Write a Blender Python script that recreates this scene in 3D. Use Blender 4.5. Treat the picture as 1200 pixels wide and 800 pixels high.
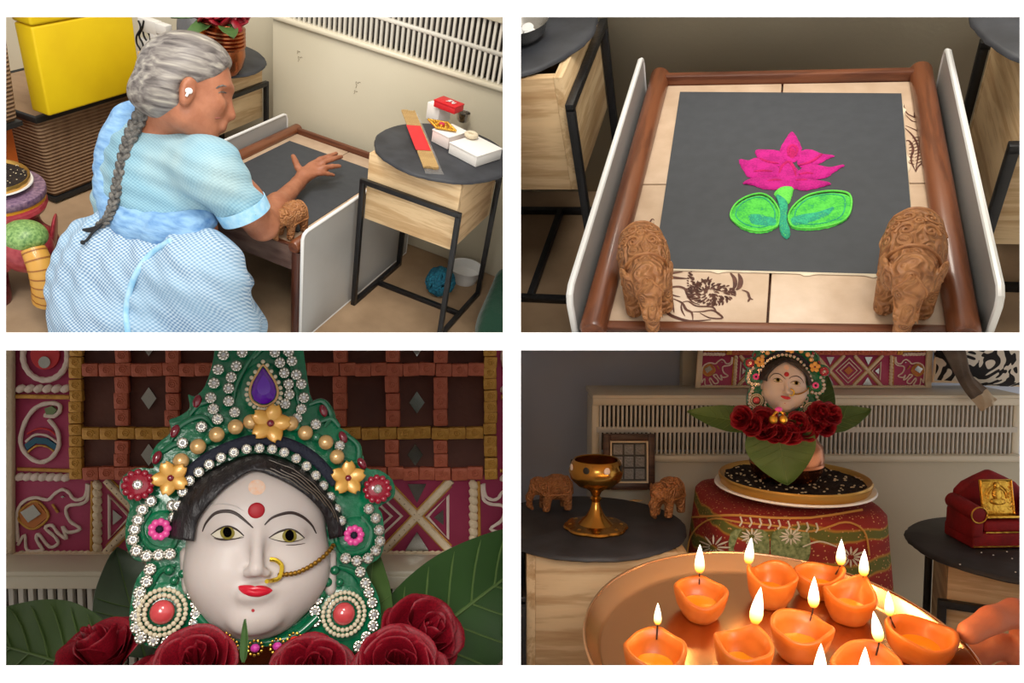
import bpy, bmesh, math, random
import numpy as np
from mathutils import Vector, Matrix, Euler
from mathutils.bvhtree import BVHTree
PI = math.pi
sc = bpy.context.scene
COL = sc.collection
for o in list(bpy.data.objects): bpy.data.objects.remove(o)

# ------------------------------------------------------------------ camera, world, large lights, exposure
FPX = 900.0                                   # focal length in pixels of a 1200x800 picture
PITCH = math.radians(4.4)
CAM_Z = 0.95
CW = Matrix.Translation((0, 0, CAM_Z)) @ Matrix.Rotation(PI/2 - PITCH, 4, 'X')
cd = bpy.data.cameras.new('camera'); cd.sensor_width = 36; cd.lens = FPX/1200*36; cd.clip_start = .02; cd.clip_end = 50
cam = bpy.data.objects.new('camera', cd); COL.objects.link(cam); cam.matrix_world = CW
sc.camera = cam
w = bpy.data.worlds.new('world'); sc.world = w; w.use_nodes = True
w.node_tree.nodes['Background'].inputs[0].default_value = (1, .98, .95, 1)
w.node_tree.nodes['Background'].inputs[1].default_value = .75
vs = sc.view_settings
vs.view_transform = 'Standard'; vs.look = 'None'; vs.gamma = 1; vs.use_curve_mapping = False; vs.exposure = 0.35

def area(name, M, energy, size, color=(1, 1, 1), sy=None):
    d = bpy.data.lights.new(name, 'AREA'); d.energy = energy; d.size = size; d.color = color
    if sy: d.shape = 'RECTANGLE'; d.size_y = sy
    o = bpy.data.objects.new(name, d); COL.objects.link(o); o.matrix_world = M
    return o
def look(src, dst):
    src, dst = Vector(src), Vector(dst)
    return Matrix.Translation(src) @ (src-dst).to_track_quat('Z', 'Y').to_matrix().to_4x4()

# the four places: rigid room frames (floor at z = 0, wall behind at +y)
def frame(R, t):
    M = Matrix([list(R[i])+[t[i]] for i in range(3)]+[[0, 0, 0, 1]])
    return CW @ M
ROOMS = {
 1: frame([[0.913276, 0.364463, 0.181917], [-0.35568, 0.495828, 0.792242], [0.198543, -0.788239, 0.58246]], [-0.73674, 0.08145, -2.01113]),
 2: frame([[0.947465, 0.257918, -0.189178], [-0.059555, 0.723346, 0.687912], [0.314266, -0.640507, 0.700706]], [0.34836, -0.21701, -1.09308]),
 3: Matrix.Identity(4), 4: Matrix.Identity(4)}
R_ = {'n': 1}
def room(n): R_['n'] = n
def RM(): return ROOMS[R_['n']]

# ceiling lamps of the rooms, all out of the picture at ceiling height; the rest is the even light of the room
area('room_lamp_offscreen', look((0, -2.6, 2.35), (0, .55, .93)), 50, 1.0, (1, .96, .90))
area('ceiling_lamp_offscreen', look(ROOMS[1] @ Vector((.20, -.30, 2.35)), ROOMS[1] @ Vector((.1, .2, .2))), 18, .5, (1, .93, .82))
area('ceiling_lamp_offscreen', look(ROOMS[2] @ Vector((.45, 0, 2.35)), ROOMS[2] @ Vector((0, .35, .35))), 14, .5, (1, .95, .88))

# ------------------------------------------------------------------ pixel rays of the photograph into a room
CWI = CW.inverted()
class View:
    def __init__(s, n):
        s.M = RMi = ROOMS[n].inverted(); s.C = RMi @ CW.translation; s.A = (RMi @ CW).to_3x3()
    def ray(s, u, v): return s.A @ Vector(((u-600)/FPX, -(v-400)/FPX, -1))
    def at(s, u, v, x=None, y=None, z=None):
        d = s.ray(u, v)
        k = 0 if x is not None else 1 if y is not None else 2
        val = (x, y, z)[k]
        return s.C + d*((val-s.C[k])/d[k])
    def dep(s, u, v, d): return s.C + s.ray(u, v)*d
VIEWS = {n: View(n) for n in ROOMS}
def at(u, v, **k): return VIEWS[R_['n']].at(u, v, **k)
def dep(u, v, d): return VIEWS[R_['n']].dep(u, v, d)

# ------------------------------------------------------------------ materials
def L(r, g, b):
    f = lambda c: (c/255/12.92 if c <= 10 else ((c/255+.055)/1.055)**2.4)
    return (f(r), f(g), f(b), 1)
MATS = {}
def mat(name, col, rough=.5, metal=0, var=None, bump=None, coat=0, sss=0, emit=None, alpha=None, trans=0, spec=None, sheen=0):
    """var = (scale, colour2, contrast 0..1[, stretch xyz]); bump = (scale, strength[, stretch])"""
    if name in MATS: return MATS[name]
    m = bpy.data.materials.new(name); m.use_nodes = True; MATS[name] = m
    nt = m.node_tree; b = nt.nodes['Principled BSDF']; N = nt.nodes.new; K = nt.links.new
    b.inputs['Base Color'].default_value = col; b.inputs['Roughness'].default_value = rough; b.inputs['Metallic'].default_value = metal
    if coat: b.inputs['Coat Weight'].default_value = coat; b.inputs['Coat Roughness'].default_value = .08
    if sss:
        b.inputs['Subsurface Weight'].default_value = sss; b.inputs['Subsurface Radius'].default_value = (.02, .01, .006); b.inputs['Subsurface Scale'].default_value = .5
    if sheen: b.inputs['Sheen Weight'].default_value = sheen
    if trans: b.inputs['Transmission Weight'].default_value = trans
    if spec is not None: b.inputs['Specular IOR Level'].default_value = spec
    if emit: b.inputs['Emission Color'].default_value = emit[0]; b.inputs['Emission Strength'].default_value = emit[1]
    tc = N('ShaderNodeTexCoord')
    def noise(scale, stretch=(1, 1, 1), detail=5):
        mp = N('ShaderNodeMapping'); mp.inputs['Scale'].default_value = stretch; K(tc.outputs['Object'], mp.inputs[0])
        n = N('ShaderNodeTexNoise'); n.inputs['Scale'].default_value = scale; n.inputs['Detail'].default_value = detail; K(mp.outputs[0], n.inputs['Vector'])
        return n
    if var:
        n = noise(var[0], var[3] if len(var) > 3 else (1, 1, 1))
        r = N('ShaderNodeValToRGB'); c = var[2]*.5
        r.color_ramp.elements[0].position = .5-(.5-c)*.5; r.color_ramp.elements[1].position = .5+(.5-c)*.5
        r.color_ramp.elements[0].color = var[1]; r.color_ramp.elements[1].color = col
        K(n.outputs[0], r.inputs[0]); K(r.outputs[0], b.inputs['Base Color'])
    if bump:
        n = noise(bump[0], bump[2] if len(bump) > 2 else (1, 1, 1))
        bp = N('ShaderNodeBump'); bp.inputs['Strength'].default_value = bump[1]; bp.inputs['Distance'].default_value = .01
        K(n.outputs[0], bp.inputs['Height']); K(bp.outputs[0], b.inputs['Normal'])
    return m
def mat_tex(name, build, rough=.5, metal=0, coat=0):
    """build(nodes_new, link, texcoord, principled) wires any procedural graph"""
    if name in MATS: return MATS[name]
    m = bpy.data.materials.new(name); m.use_nodes = True; MATS[name] = m
    nt = m.node_tree; b = nt.nodes['Principled BSDF']
    b.inputs['Roughness'].default_value = rough; b.inputs['Metallic'].default_value = metal
    if coat: b.inputs['Coat Weight'].default_value = coat; b.inputs['Coat Roughness'].default_value = .1
    build(nt.nodes.new, nt.links.new, nt.nodes.new('ShaderNodeTexCoord'), b)
    return m
def ramp(N, stops, interp='LINEAR'):
    r = N('ShaderNodeValToRGB'); e = r.color_ramp.elements; r.color_ramp.interpolation = interp
    while len(e) < len(stops): e.new(.5)
    for q, (p, c) in zip(e, stops): q.position = p; q.color = c
    return r
def wood(name, c1, c2, axis='X', scale=1.0, rough=.45, coat=0, knots=False):
    def build(N, K, tc, b):
        mp = N('ShaderNodeMapping'); s = [14*scale]*3; s['XYZ'.index(axis)] = 1.3*scale; mp.inputs['Scale'].default_value = s
        K(tc.outputs['Object'], mp.inputs[0])
        n = N('ShaderNodeTexNoise'); n.inputs['Scale'].default_value = 3.2; n.inputs['Detail'].default_value = 6; n.inputs['Distortion'].default_value = .6
        K(mp.outputs[0], n.inputs['Vector'])
        n2 = N('ShaderNodeTexNoise'); n2.inputs['Scale'].default_value = 22; n2.inputs['Detail'].default_value = 3; K(mp.outputs[0], n2.inputs['Vector'])
        ad = N('ShaderNodeMath'); ad.operation = 'MULTIPLY_ADD'; ad.inputs[1].default_value = .25; K(n2.outputs[0], ad.inputs[0]); K(n.outputs[0], ad.inputs[2])
        mid = tuple((a+c)/2 for a, c in zip(c1, c2))
        r = ramp(N, [(.40, c2), (.58, mid), (.66, c1), (.8, tuple(min(1, x*1.06) for x in c1))])
        K(ad.outputs[0], r.inputs[0]); out = r.outputs[0]
        if knots:
            v = N('ShaderNodeTexVoronoi'); v.inputs['Scale'].default_value = 5.5; v.inputs['Randomness'].default_value = 1; K(tc.outputs['Object'], v.inputs['Vector'])
            k = ramp(N, [(0, (1, 1, 1, 1)), (.05, (1, 1, 1, 1)), (.10, (0, 0, 0, 1))]); K(v.outputs[0], k.inputs[0])
            mx = N('ShaderNodeMixRGB'); K(k.outputs[0], mx.inputs[0]); K(out, mx.inputs[1]); mx.inputs[2].default_value = L(120, 80, 45); out = mx.outputs[0]
        K(out, b.inputs['Base Color'])
        bp = N('ShaderNodeBump'); bp.inputs['Strength'].default_value = .15; bp.inputs['Distance'].default_value = .004; K(ad.outputs[0], bp.inputs['Height']); K(bp.outputs[0], b.inputs['Normal'])
    return mat_tex(name, build, rough, 0, coat)

# ------------------------------------------------------------------ geometry collector
class G:
    def __init__(s): s.v = []; s.f = []; s.i = []
    def add(s, v, f, M=None, m=0):
        b = len(s.v)
        s.v += [tuple(M @ Vector(p)) for p in v] if M is not None else [tuple(p) for p in v]
        s.f += [tuple(b+k for k in q) for q in f]; s.i += [m]*len(f)
        return s
    def box(s, c, d, M=None, m=0):
        x, y, z = (k/2 for k in d); X, Y, Z = c
        v = [(X+a*x, Y+b*y, Z+e*z) for a in (-1, 1) for b in (-1, 1) for e in (-1, 1)]
        return s.add(v, [(0, 1, 3, 2), (4, 6, 7, 5), (0, 4, 5, 1), (2, 3, 7, 6), (0, 2, 6, 4), (1, 5, 7, 3)], M, m)
    def bar(s, p, q, wd, hd, up=(0, 0, 1), m=0):
        p, q = Vector(p), Vector(q); d = q-p; l = d.length; y = d.normalized(); x = y.cross(Vector(up))
        if x.length < 1e-4: x = y.cross(Vector((1, 0, 0)))
        x.normalize(); z = x.cross(y)
        M = Matrix((x, y, z)).transposed().to_4x4(); M.translation = (p+q)/2
        return s.box((0, 0, 0), (wd, l, hd), M, m)
    def tube(s, pts, r, n=10, closed=False, cap=True, flat=1.0, up=None, m=0):
        pts = [Vector(p) for p in pts]; k = len(pts); rr = r if hasattr(r, '__len__') else [r]*k
        v = []; f = []; prev = Vector(up) if up else None
        for a in range(k):
            t = (pts[(a+1) % k]-pts[a-1]) if closed else (pts[min(a+1, k-1)]-pts[max(a-1, 0)])
            t = t.normalized() if t.length > 1e-9 else Vector((0, 0, 1))
            if prev is None: prev = Vector((0, 0, 1)) if abs(t.z) < .9 else Vector((1, 0, 0))
            x = prev.cross(t)
            if x.length < 1e-5: x = Vector((1, 0, 0)).cross(t)
            if x.length < 1e-5: x = Vector((0, 1, 0)).cross(t)
            x.normalize(); y = t.cross(x)
            if up is None: prev = y
            for b in range(n):
                c = 2*PI*b/n
                v.append(pts[a]+x*(math.cos(c)*rr[a])+y*(math.sin(c)*rr[a]*flat))
        for a in range(k if closed else k-1):
            for b in range(n):
                e = (a+1) % k
                f.append((a*n+b, a*n+(b+1) % n, e*n+(b+1) % n, e*n+b))
        if cap and not closed:
            f.append(tuple(range(n-1, -1, -1))); f.append(tuple((k-1)*n+b for b in range(n)))
        return s.add(v, f, None, m)
    def cyl(s, p, q, r, r2=None, n=20, m=0): return s.tube([p, q], [r, r if r2 is None else r2], n, m=m)
    def lathe(s, prof, n=32, M=None, wave=None, m=0, cap=True):
        v = []; f = []; k = len(prof)
        for a, (r, z) in enumerate(prof):
            for b in range(n):
                c = 2*PI*b/n; q = r*(wave(a, c) if wave else 1)
                v.append((q*math.cos(c), q*math.sin(c), z))
        for a in range(k-1):
            for b in range(n): f.append((a*n+b, a*n+(b+1) % n, (a+1)*n+(b+1) % n, (a+1)*n+b))
        if cap and prof[0][0] > 1e-6: f.append(tuple(range(n-1, -1, -1)))
        if cap and prof[-1][0] > 1e-6: f.append(tuple((k-1)*n+b for b in range(n)))
        return s.add(v, f, M, m)
    def ball(s, c, r, nu=16, nv=10, M=None, m=0):
        r = r if hasattr(r, '__len__') else (r, r, r)
        T = Matrix.Translation(c) if M is None else M @ Matrix.Translation(c)
        v = [(0, 0, -r[2])]; f = []
        for a in range(1, nv):
            t = PI*a/nv-PI/2
            v += [(r[0]*math.cos(t)*math.cos(2*PI*b/nu), r[1]*math.cos(t)*math.sin(2*PI*b/nu), r[2]*math.sin(t)) for b in range(nu)]
        v.append((0, 0, r[2])); e = len(v)-1
        f += [(0, 1+(b+1) % nu, 1+b) for b in range(nu)]
        for a in range(nv-2):
            f += [(1+a*nu+b, 1+a*nu+(b+1) % nu, 1+(a+1)*nu+(b+1) % nu, 1+(a+1)*nu+b) for b in range(nu)]
        q = 1+(nv-2)*nu
        f += [(q+b, q+(b+1) % nu, e) for b in range(nu)]
        return s.add(v, f, T, m)
    def prism(s, poly, z0, z1, M=None, m=0):
        n = len(poly)
        a2 = sum(poly[k][0]*poly[(k+1) % n][1]-poly[(k+1) % n][0]*poly[k][1] for k in range(n))
        if a2 < 0: poly = poly[::-1]
        v = [(x, y, z0) for x, y in poly]+[(x, y, z1) for x, y in poly]
        f = [tuple(range(n-1, -1, -1)), tuple(range(n, 2*n))]+[(k, (k+1) % n, n+(k+1) % n, n+k) for k in range(n)]
        return s.add(v, f, M, m)
    def grid(s, fn, nu, nv, wrap=False, M=None, m=0):
        v = [fn(a/nu if wrap else a/(nu-1), b/(nv-1)) for a in range(nu) for b in range(nv)]
        f = [(a*nv+b, ((a+1) % nu)*nv+b, ((a+1) % nu)*nv+b+1, a*nv+b+1) for a in range(nu if wrap else nu-1) for b in range(nv-1)]
        return s.add(v, f, M, m)
    def mesh(s, name, mats, sharp=.7, bev=0, seg=2, solid=0):
        me = bpy.data.meshes.new(name); me.from_pydata(s.v, [], s.f)
        ms = mats if isinstance(mats, (list, tuple)) else [mats]
        for q in ms: me.materials.append(q)
        if len(ms) > 1: me.polygons.foreach_set('material_index', s.i)
        if bev or solid:
            bm = bmesh.new(); bm.from_mesh(me)
            if solid: bmesh.ops.solidify(bm, geom=bm.faces[:], thickness=solid)
            if bev:
                ed = [e for e in bm.edges if len(e.link_faces) == 2 and e.calc_face_angle(0) > .5]
                bmesh.ops.bevel(bm, geom=ed, offset=bev, segments=seg, profile=.5, affect='EDGES', clamp_overlap=True)
            bm.to_mesh(me); bm.free()
        me.polygons.foreach_set('use_smooth', [True]*len(me.polygons))
        me.set_sharp_from_angle(angle=sharp)
        me.update()
        return me
    def obj(s, name, mats, parent=None, sharp=.7, bev=0, seg=2, solid=0, M=None): return put(name, s.mesh(name, mats, sharp, bev, seg, solid), parent, M)

ALL = []
def put(name, me, parent=None, M=None):
    o = bpy.data.objects.new(name, me); COL.objects.link(o); ALL.append((o, R_['n']))
    if parent is not None:
        o.parent = parent; o.matrix_parent_inverse = Matrix.Identity(4)
        if M is not None: o.matrix_basis = M
    else: o.matrix_world = RM() @ (M if M is not None else Matrix.Identity(4))
    return o
def tag(o, label, cat, group=None):
    o['label'] = label; o['category'] = cat
    if group: o['group'] = group
    return o
def struct(o, label=None):
    o['kind'] = 'structure'
    if label: o['label'] = label
    return o
def thing(name, label, cat, M=None, group=None):
    e = put(name, None, None, M); e.empty_display_size = .05
    return tag(e, label, cat, group)
def T(x, y=None, z=None, rz=0, rx=0, ry=0, s=1):
    if y is None: x, y, z = x
    return Matrix.Translation((x, y, z)) @ Euler((rx, ry, rz)).to_matrix().to_4x4() @ Matrix.Scale(s, 4)
def copy_tree(o, M, label=None, group=None, parent=None):
    c = o.copy(); COL.objects.link(c); ALL.append((c, R_['n']))
    if parent is None:
        c.matrix_world = RM() @ M
        if label: c['label'] = label
        if group: c['group'] = group
    else: c.parent = parent
    for ch in o.children: copy_tree(ch, None, parent=c)
    return c
def catmull(pts, n=8, closed=False):
    P = [Vector(p) for p in pts]; k = len(P); out = []
    for a in range(k if closed else k-1):
        p0, p1, p2, p3 = (P[(a-1) % k], P[a], P[(a+1) % k], P[(a+2) % k]) if closed else (P[max(a-1, 0)], P[a], P[a+1], P[min(a+2, k-1)])
        for b in range(n):
            t = b/n
            out.append(.5*((2*p1)+(p2-p0)*t+(2*p0-5*p1+4*p2-p3)*t*t+(3*p1-p0-3*p2+p3)*t**3))
    if not closed: out.append(P[-1])
    return out
def lerp(a, b, t): return a+(b-a)*t

# ------------------------------------------------------------------ smooth solids: blended capsules and ellipsoids, surface nets
def cap(a, b, ra, rb=None): return ('c', np.array(a, float), np.array(b, float), ra, ra if rb is None else rb)
def ell(c, r, rot=None): return ('e', np.array(c, float), np.array(r, float), None if rot is None else np.array(rot.to_3x3() if hasattr(rot, 'to_3x3') else rot, float))
def field(prims, k):
    def fn(P):
        d = None
        for p in prims:
            sub = False; kk = k
            if p[0] == '-': sub = True; p = p[1]
            if p[0] == 'k': kk = p[1]; p = p[2]
            if p[0] == 'c':
                ba = p[2]-p[1]; h = np.clip(((P-p[1])@ba)/max(ba@ba, 1e-12), 0, 1)
                q = np.linalg.norm(P-p[1]-h[..., None]*ba, axis=-1)-(p[3]+(p[4]-p[3])*h)
            else:
                X = P-p[1]
                if p[3] is not None: X = X@p[3]
                k0 = np.linalg.norm(X/p[2], axis=-1); k1 = np.linalg.norm(X/p[2]**2, axis=-1)
                q = k0*(k0-1)/np.maximum(k1, 1e-9)
            if d is None: d = q
            elif sub:
                h = np.clip(.5-.5*(d+q)/kk, 0, 1); d = d*(1-h)-q*h+kk*h*(1-h)
            else:
                h = np.clip(.5+.5*(d-q)/kk, 0, 1); d = d*(1-h)+q*h-kk*h*(1-h)
        return d
    return fn
def nets(fn, lo, hi, h):
    ax = [np.arange(lo[k], hi[k]+h, h) for k in range(3)]
    n = [len(a) for a in ax]
    V = np.empty(n, np.float32)
    for a in range(0, n[0], 24):
        g = np.stack(np.meshgrid(ax[0][a:a+24], ax[1], ax[2], indexing='ij'), -1); V[a:a+24] = fn(g)
    S = V < 0; c = [m-1 for m in n]
    acc = np.zeros(c+[3], np.float32); cnt = np.zeros(c, np.float32)
    sl = lambda o, m: tuple(slice(o[k], o[k]+m[k]) for k in range(3))
    for d in range(3):
        e = [0, 0, 0]; e[d] = 1; o1, o2 = [k for k in range(3) if k != d]
        for p in (0, 1):
            for q in (0, 1):
                a = [0, 0, 0]; a[o1] = p; a[o2] = q; b = list(a); b[d] = 1
                va, vb = V[sl(a, c)], V[sl(b, c)]; cr = (va < 0) != (vb < 0)
                t = np.where(cr, va/np.where(cr, va-vb, 1), 0)
                for k in range(3):
                    acc[..., k] += np.where(cr, (a[k] if k != d else t), 0)
                cnt += cr
    on = cnt > 0; idx = -np.ones(c, np.int64); idx[on] = np.arange(on.sum())
    ijk = np.argwhere(on)
    verts = (ijk+acc[on]/cnt[on][:, None])*h+np.array(lo)
    faces = []
    for d in range(3):
        o1, o2 = (d+1) % 3, (d+2) % 3; m = list(n); m[d] -= 1
        a = [slice(None)]*3; a[d] = slice(0, n[d]-1); b = [slice(None)]*3; b[d] = slice(1, n[d])
        cr = S[tuple(a)] != S[tuple(b)]
        I = np.argwhere(cr); ok = (I[:, o1] > 0) & (I[:, o2] > 0) & (I[:, o1] < c[o1]) & (I[:, o2] < c[o2]); I = I[ok]
        ins = S[tuple(a)][tuple(I.T)]
        qs = []
        for (p, q) in ((-1, -1), (0, -1), (0, 0), (-1, 0)):
            J = I.copy(); J[:, o1] += p; J[:, o2] += q; qs.append(idx[tuple(J.T)])
        Q = np.stack(qs, 1); Q[~ins] = Q[~ins][:, ::-1]; faces.append(Q)
    Fq = np.concatenate(faces)
    return verts, Fq
def solid(name, prims, mats, k=.02, h=.006, parent=None, M=None, pad=None, smooth=1, extra=None, raw=False):
    """one continuous skin over blended shapes"""
    P = np.array([[*(np.minimum(p[1]-p[3], p[2]-p[4]) if p[0] == 'c' else p[1]-p[2].max()), *(np.maximum(p[1]+p[3], p[2]+p[4]) if p[0] == 'c' else p[1]+p[2].max())] for p in
                  [(q[2] if q[0] == 'k' else q) for q in prims if q[0] != '-']])
    pad = pad or k*.6+2*h
    fn = field(prims, k)
    if extra:
        f0 = fn; fn = lambda X: extra(X, f0(X))
    v, f = nets(fn, P[:, :3].min(0)-pad, P[:, 3:].max(0)+pad, h)
    for _ in range(smooth):   # one pass of relaxing
        s = np.zeros_like(v); c = np.zeros(len(v))
        for a in range(4):
            for b in (1, 3): np.add.at(s, f[:, a], v[f[:, (a+b) % 4]]); np.add.at(c, f[:, a], 1)
        v = .5*v+.5*s/np.maximum(c, 1)[:, None]
    if raw: return v, f
    me = bpy.data.meshes.new(name); me.from_pydata(v.tolist(), [], f.tolist())
    for q in (mats if isinstance(mats, (list, tuple)) else [mats]): me.materials.append(q)
    me.polygons.foreach_set('use_smooth', [True]*len(me.polygons)); me.update()
    return put(name, me, parent, M)
def bvh_of(me): return BVHTree.FromPolygons([v.co for v in me.vertices], [tuple(p.vertices) for p in me.polygons])

# ------------------------------------------------------------------ white partition with four openings, and the boards between the four places
WHITE = mat('white_paint', (.92, .92, .92, 1), .6, bump=(60, .02))
def cpt(u, v, d): return CW @ Vector(((u-600)/FPX*d, -(v-400)/FPX*d, -d))
def build_partition():
    X = [-1500, 7, 589.5, 610.3, 1195, 2700]; Y = [-240, 20, 389.5, 410.3, 779.3, 1880]
    g = G(); n = 6
    for d in (.535, .55):
        g.v += [tuple(cpt(u, v, d)) for v in Y for u in X]
    k = n*n
    hole = {(1, 1), (3, 1), (1, 3), (3, 3)}
    for j in range(5):
        for i in range(5):
            q = (j*n+i, j*n+i+1, (j+1)*n+i+1, (j+1)*n+i)
            if (i, j) in hole:
                for a in range(4): g.f.append((q[(a+1) % 4], q[a], q[a]+k, q[(a+1) % 4]+k))
            else: g.f += [q[::-1], tuple(x+k for x in q)]
    for a in range(5):
        g.f += [(a, a+1, a+1+k, a+k), (30+a+1, 30+a, 30+a+k, 30+a+1+k), ((a+1)*n, a*n, a*n+k, (a+1)*n+k), (a*n+5, (a+1)*n+5, (a+1)*n+5+k, a*n+5+k)]
    g.i = [0]*len(g.f)
    room(4)
    struct(g.obj('wall_front', WHITE, sharp=.3), 'white partition wall with four rectangular openings')
    for nm, c, d in (('light_baffle_middle', (0, 0, -1.98), (.006, 1.9, 2.84)), ('wall_ledge_left', (-.77, 0, -1.98), (1.52, .006, 2.84)), ('wall_ledge_right', (.77, 0, -1.98), (1.52, .006, 2.84))):  # unseen boards, added to keep light from leaking between the four places
        o = G().box((0, 0, 0), d).obj(nm, WHITE); o.matrix_world = CW @ Matrix.Translation(c); struct(o, 'added white board keeping light apart between two of the four places')
    g = G().box((0, 1.56, -.01), (3.6, 2.0, .02)); struct(g.obj('floor', M_FLOOR), 'brown floor')

# ------------------------------------------------------------------ shared materials
M_FLOOR = mat('brown_floor', L(182, 152, 120), .55, var=(9, L(158, 130, 100), .3), bump=(220, .06))
M_CREAM = mat('cream_wall_paint', L(204, 195, 172), .5, var=(3, L(195, 186, 162), .2), bump=(120, .03))
M_LEDGE = mat('cream_enamel', L(222, 213, 190), .35, var=(6, L(212, 202, 178), .2))
M_SLATBAR = mat('ivory_enamel', L(205, 200, 188), .4)
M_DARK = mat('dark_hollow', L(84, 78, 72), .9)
M_BLACK = mat('black_iron', L(24, 24, 27), .42, var=(40, L(14, 14, 16), .3), bump=(90, .1))
def slate_mat():
    def build(N, K, tc, b):
        n = N('ShaderNodeTexNoise'); n.inputs['Scale'].default_value = 18; n.inputs['Detail'].default_value = 9; K(tc.outputs['Object'], n.inputs['Vector'])
        r = ramp(N, [(.3, L(34, 35, 40)), (.7, L(58, 60, 66))]); K(n.outputs[0], r.inputs[0]); K(r.outputs[0], b.inputs['Base Color'])
        bp = N('ShaderNodeBump'); bp.inputs['Strength'].default_value = .35; bp.inputs['Distance'].default_value = .003; K(n.outputs[0], bp.inputs['Height']); K(bp.outputs[0], b.inputs['Normal'])
    return mat_tex('slate', build, .55)
M_SLATE = slate_mat()
M_PINE = wood('pale_pine', L(226, 196, 152), L(186, 146, 98), 'X', .9, .5, knots=True)
M_PINEY = wood('pale_pine_side', L(222, 190, 146), L(184, 142, 96), 'Y', .9, .5)
M_TEAK = wood('brown_teak', L(122, 70, 42), L(84, 44, 26), 'Y', 1.2, .35, .2)
M_TEAKX = wood('brown_teak_cross', L(112, 64, 40), L(78, 40, 24), 'X', 1.2, .4)
M_TEAKZ = wood('brown_teak_leg', L(92, 50, 34), L(58, 28, 20), 'Z', 1.2, .35, .2)
M_WORN = mat('worn_apron_wood', L(120, 96, 84), .6, var=(14, L(74, 48, 40), .1, (1, 4, 4)))
M_TILE = mat('beige_tile', L(208, 182, 156), .35, var=(26, L(190, 162, 134), .25), bump=(40, .05))
M_INK = mat('brown_tile_print', L(74, 36, 26), .6, var=(150, L(98, 56, 40), .4))
M_SHEET = mat('frosted_grey_panel', L(176, 175, 172), .3, var=(4, L(160, 158, 155), .2))
M_RIM = mat('white_panel_edge', L(232, 232, 230), .3)
M_PAPER = mat('charcoal_paper', L(62, 65, 70), .62, var=(50, L(57, 60, 65), .3), bump=(300, .03))
M_TORN = mat('torn_paper_edge', L(232, 218, 190), .8)

def radiator(label, x0, x1, y, zs, pitch, wd, back=.12, zbot=0, rows=None, rnd=0):
    """zs = grille bottom, top and top of the casing; rows: z-intervals of slats"""
    r = thing('radiator', label, 'radiator', T((x0+x1)/2, y, zbot)); hx = (x1-x0)/2; zb, zt, zc = (z-zbot for z in zs)
    g = G(); g.box((0, .012, (zb-.012)/2), (2*hx, .024, zb-.012)); g.obj('casing_panel', M_CREAM, r, bev=.003)
    g = G(); g.box((0, .008, zb-.006), (2*hx, .036, .014)); g.obj('ledge_strip', M_LEDGE, r, bev=.004)
    g = G(); g.box((0, .012, (zt+zc)/2), (2*hx, .030, zc-zt)); g.box((0, back/2, zc), (2*hx, back, .012)); g.obj('top_ledge', M_LEDGE, r, bev=.004)
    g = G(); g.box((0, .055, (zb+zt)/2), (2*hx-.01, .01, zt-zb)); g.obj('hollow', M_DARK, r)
    for s in (-1, 1): G().box((s*(hx-.008), .06, zc/2), (.016, .10, zc-.01)).obj('end_panel', M_LEDGE, r, bev=.003)
    rows = [(p-zbot, q-zbot) for p, q in rows] if rows else [(zb, (zb+zt)/2-.004), ((zb+zt)/2+.004, zt)]
    g = G()
    for a, b in zip(rows[:-1], rows[1:]): g.box((0, .010, (a[1]+b[0])/2), (2*hx-.02, .010, b[0]-a[1]+.003))
    if len(rows) > 1: g.obj('cross_bar', M_SLATBAR, r)
    for a, b in rows:
        me = G().box((0, .010, 0), (wd, .008, b-a+.002)).mesh('grille_slat', M_SLATBAR, bev=.0008, seg=1)
        for k in range(int((2*hx-.03)/pitch)):
            put('grille_slat', me, r, T(-hx+.018+k*pitch, 0, (a+b)/2))
    return r

def slate_table(label, M, w=.265, d=.26, zbar=.375, zb=(.27, .45), rd=.17, disc_off=(0, 0), ends=True, group=None):
    """iron stand with a pale pine box in it and a loose round slate on top; the stand and box are one thing"""
    t = thing('planter_stand', label, 'side table', M, group); a = .013; hx, hy = w/2, d/2
    for sx in (-1, 1):
        for sy in (-1, 1): G().box((sx*hx, sy*hy, zbar/2), (a, a, zbar)).obj('leg', M_BLACK, t, bev=.0015)
    for sy in (-1, 1): G().box((0, sy*hy, zbar), (w+a, a, a)).obj('top_bar', M_BLACK, t, bev=.0015)
    for sx in (-1, 1): G().box((sx*hx, 0, a/2), (a, d, a)).obj('floor_bar', M_BLACK, t, bev=.0015)
    G().box((0, 0, a/2), (w, a, a)).obj('cross_bar', M_BLACK, t, bev=.0015)
    bx, by, th = w-a-.002, d-a-.002, .014; z0, z1 = zb
    b = G().box((0, 0, z0+.007), (bx-.004, by-.004, .014)).obj('box_bottom', M_PINE, t)
    for sy in (-1, 1): G().box((0, sy*(by/2-th/2), (z0+z1)/2), (bx, th, z1-z0)).obj('box_board', M_PINE, t, bev=.001)
    for sx in (-1, 1): G().box((sx*(bx/2-th/2), 0, (z0+z1)/2), (th, by-2*th, z1-z0)).obj('box_board', M_PINEY, t, bev=.001)
    return t
def slate_disc(label, M, r=.17, group=None):
    rng = random.Random(int(M.translation.x*1000)+7)
    ph = [rng.uniform(0, 6.28) for _ in range(6)]
    wv = lambda a, c: 1+(.006*math.sin(9*c+ph[0])+.004*math.sin(23*c+ph[1])+.004*math.sin(41*c+ph[2]+a))*(1 if a in (1, 2, 3) else 0)
    g = G().lathe([(0, 0), (r*.975, 0), (r, .003), (r*.995, .007), (r*.97, .010), (0, .010)], 90, None, wv)
    return tag(g.obj('slate_disc', M_SLATE, None, sharp=.9, M=M), label, 'slate', group)

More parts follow.
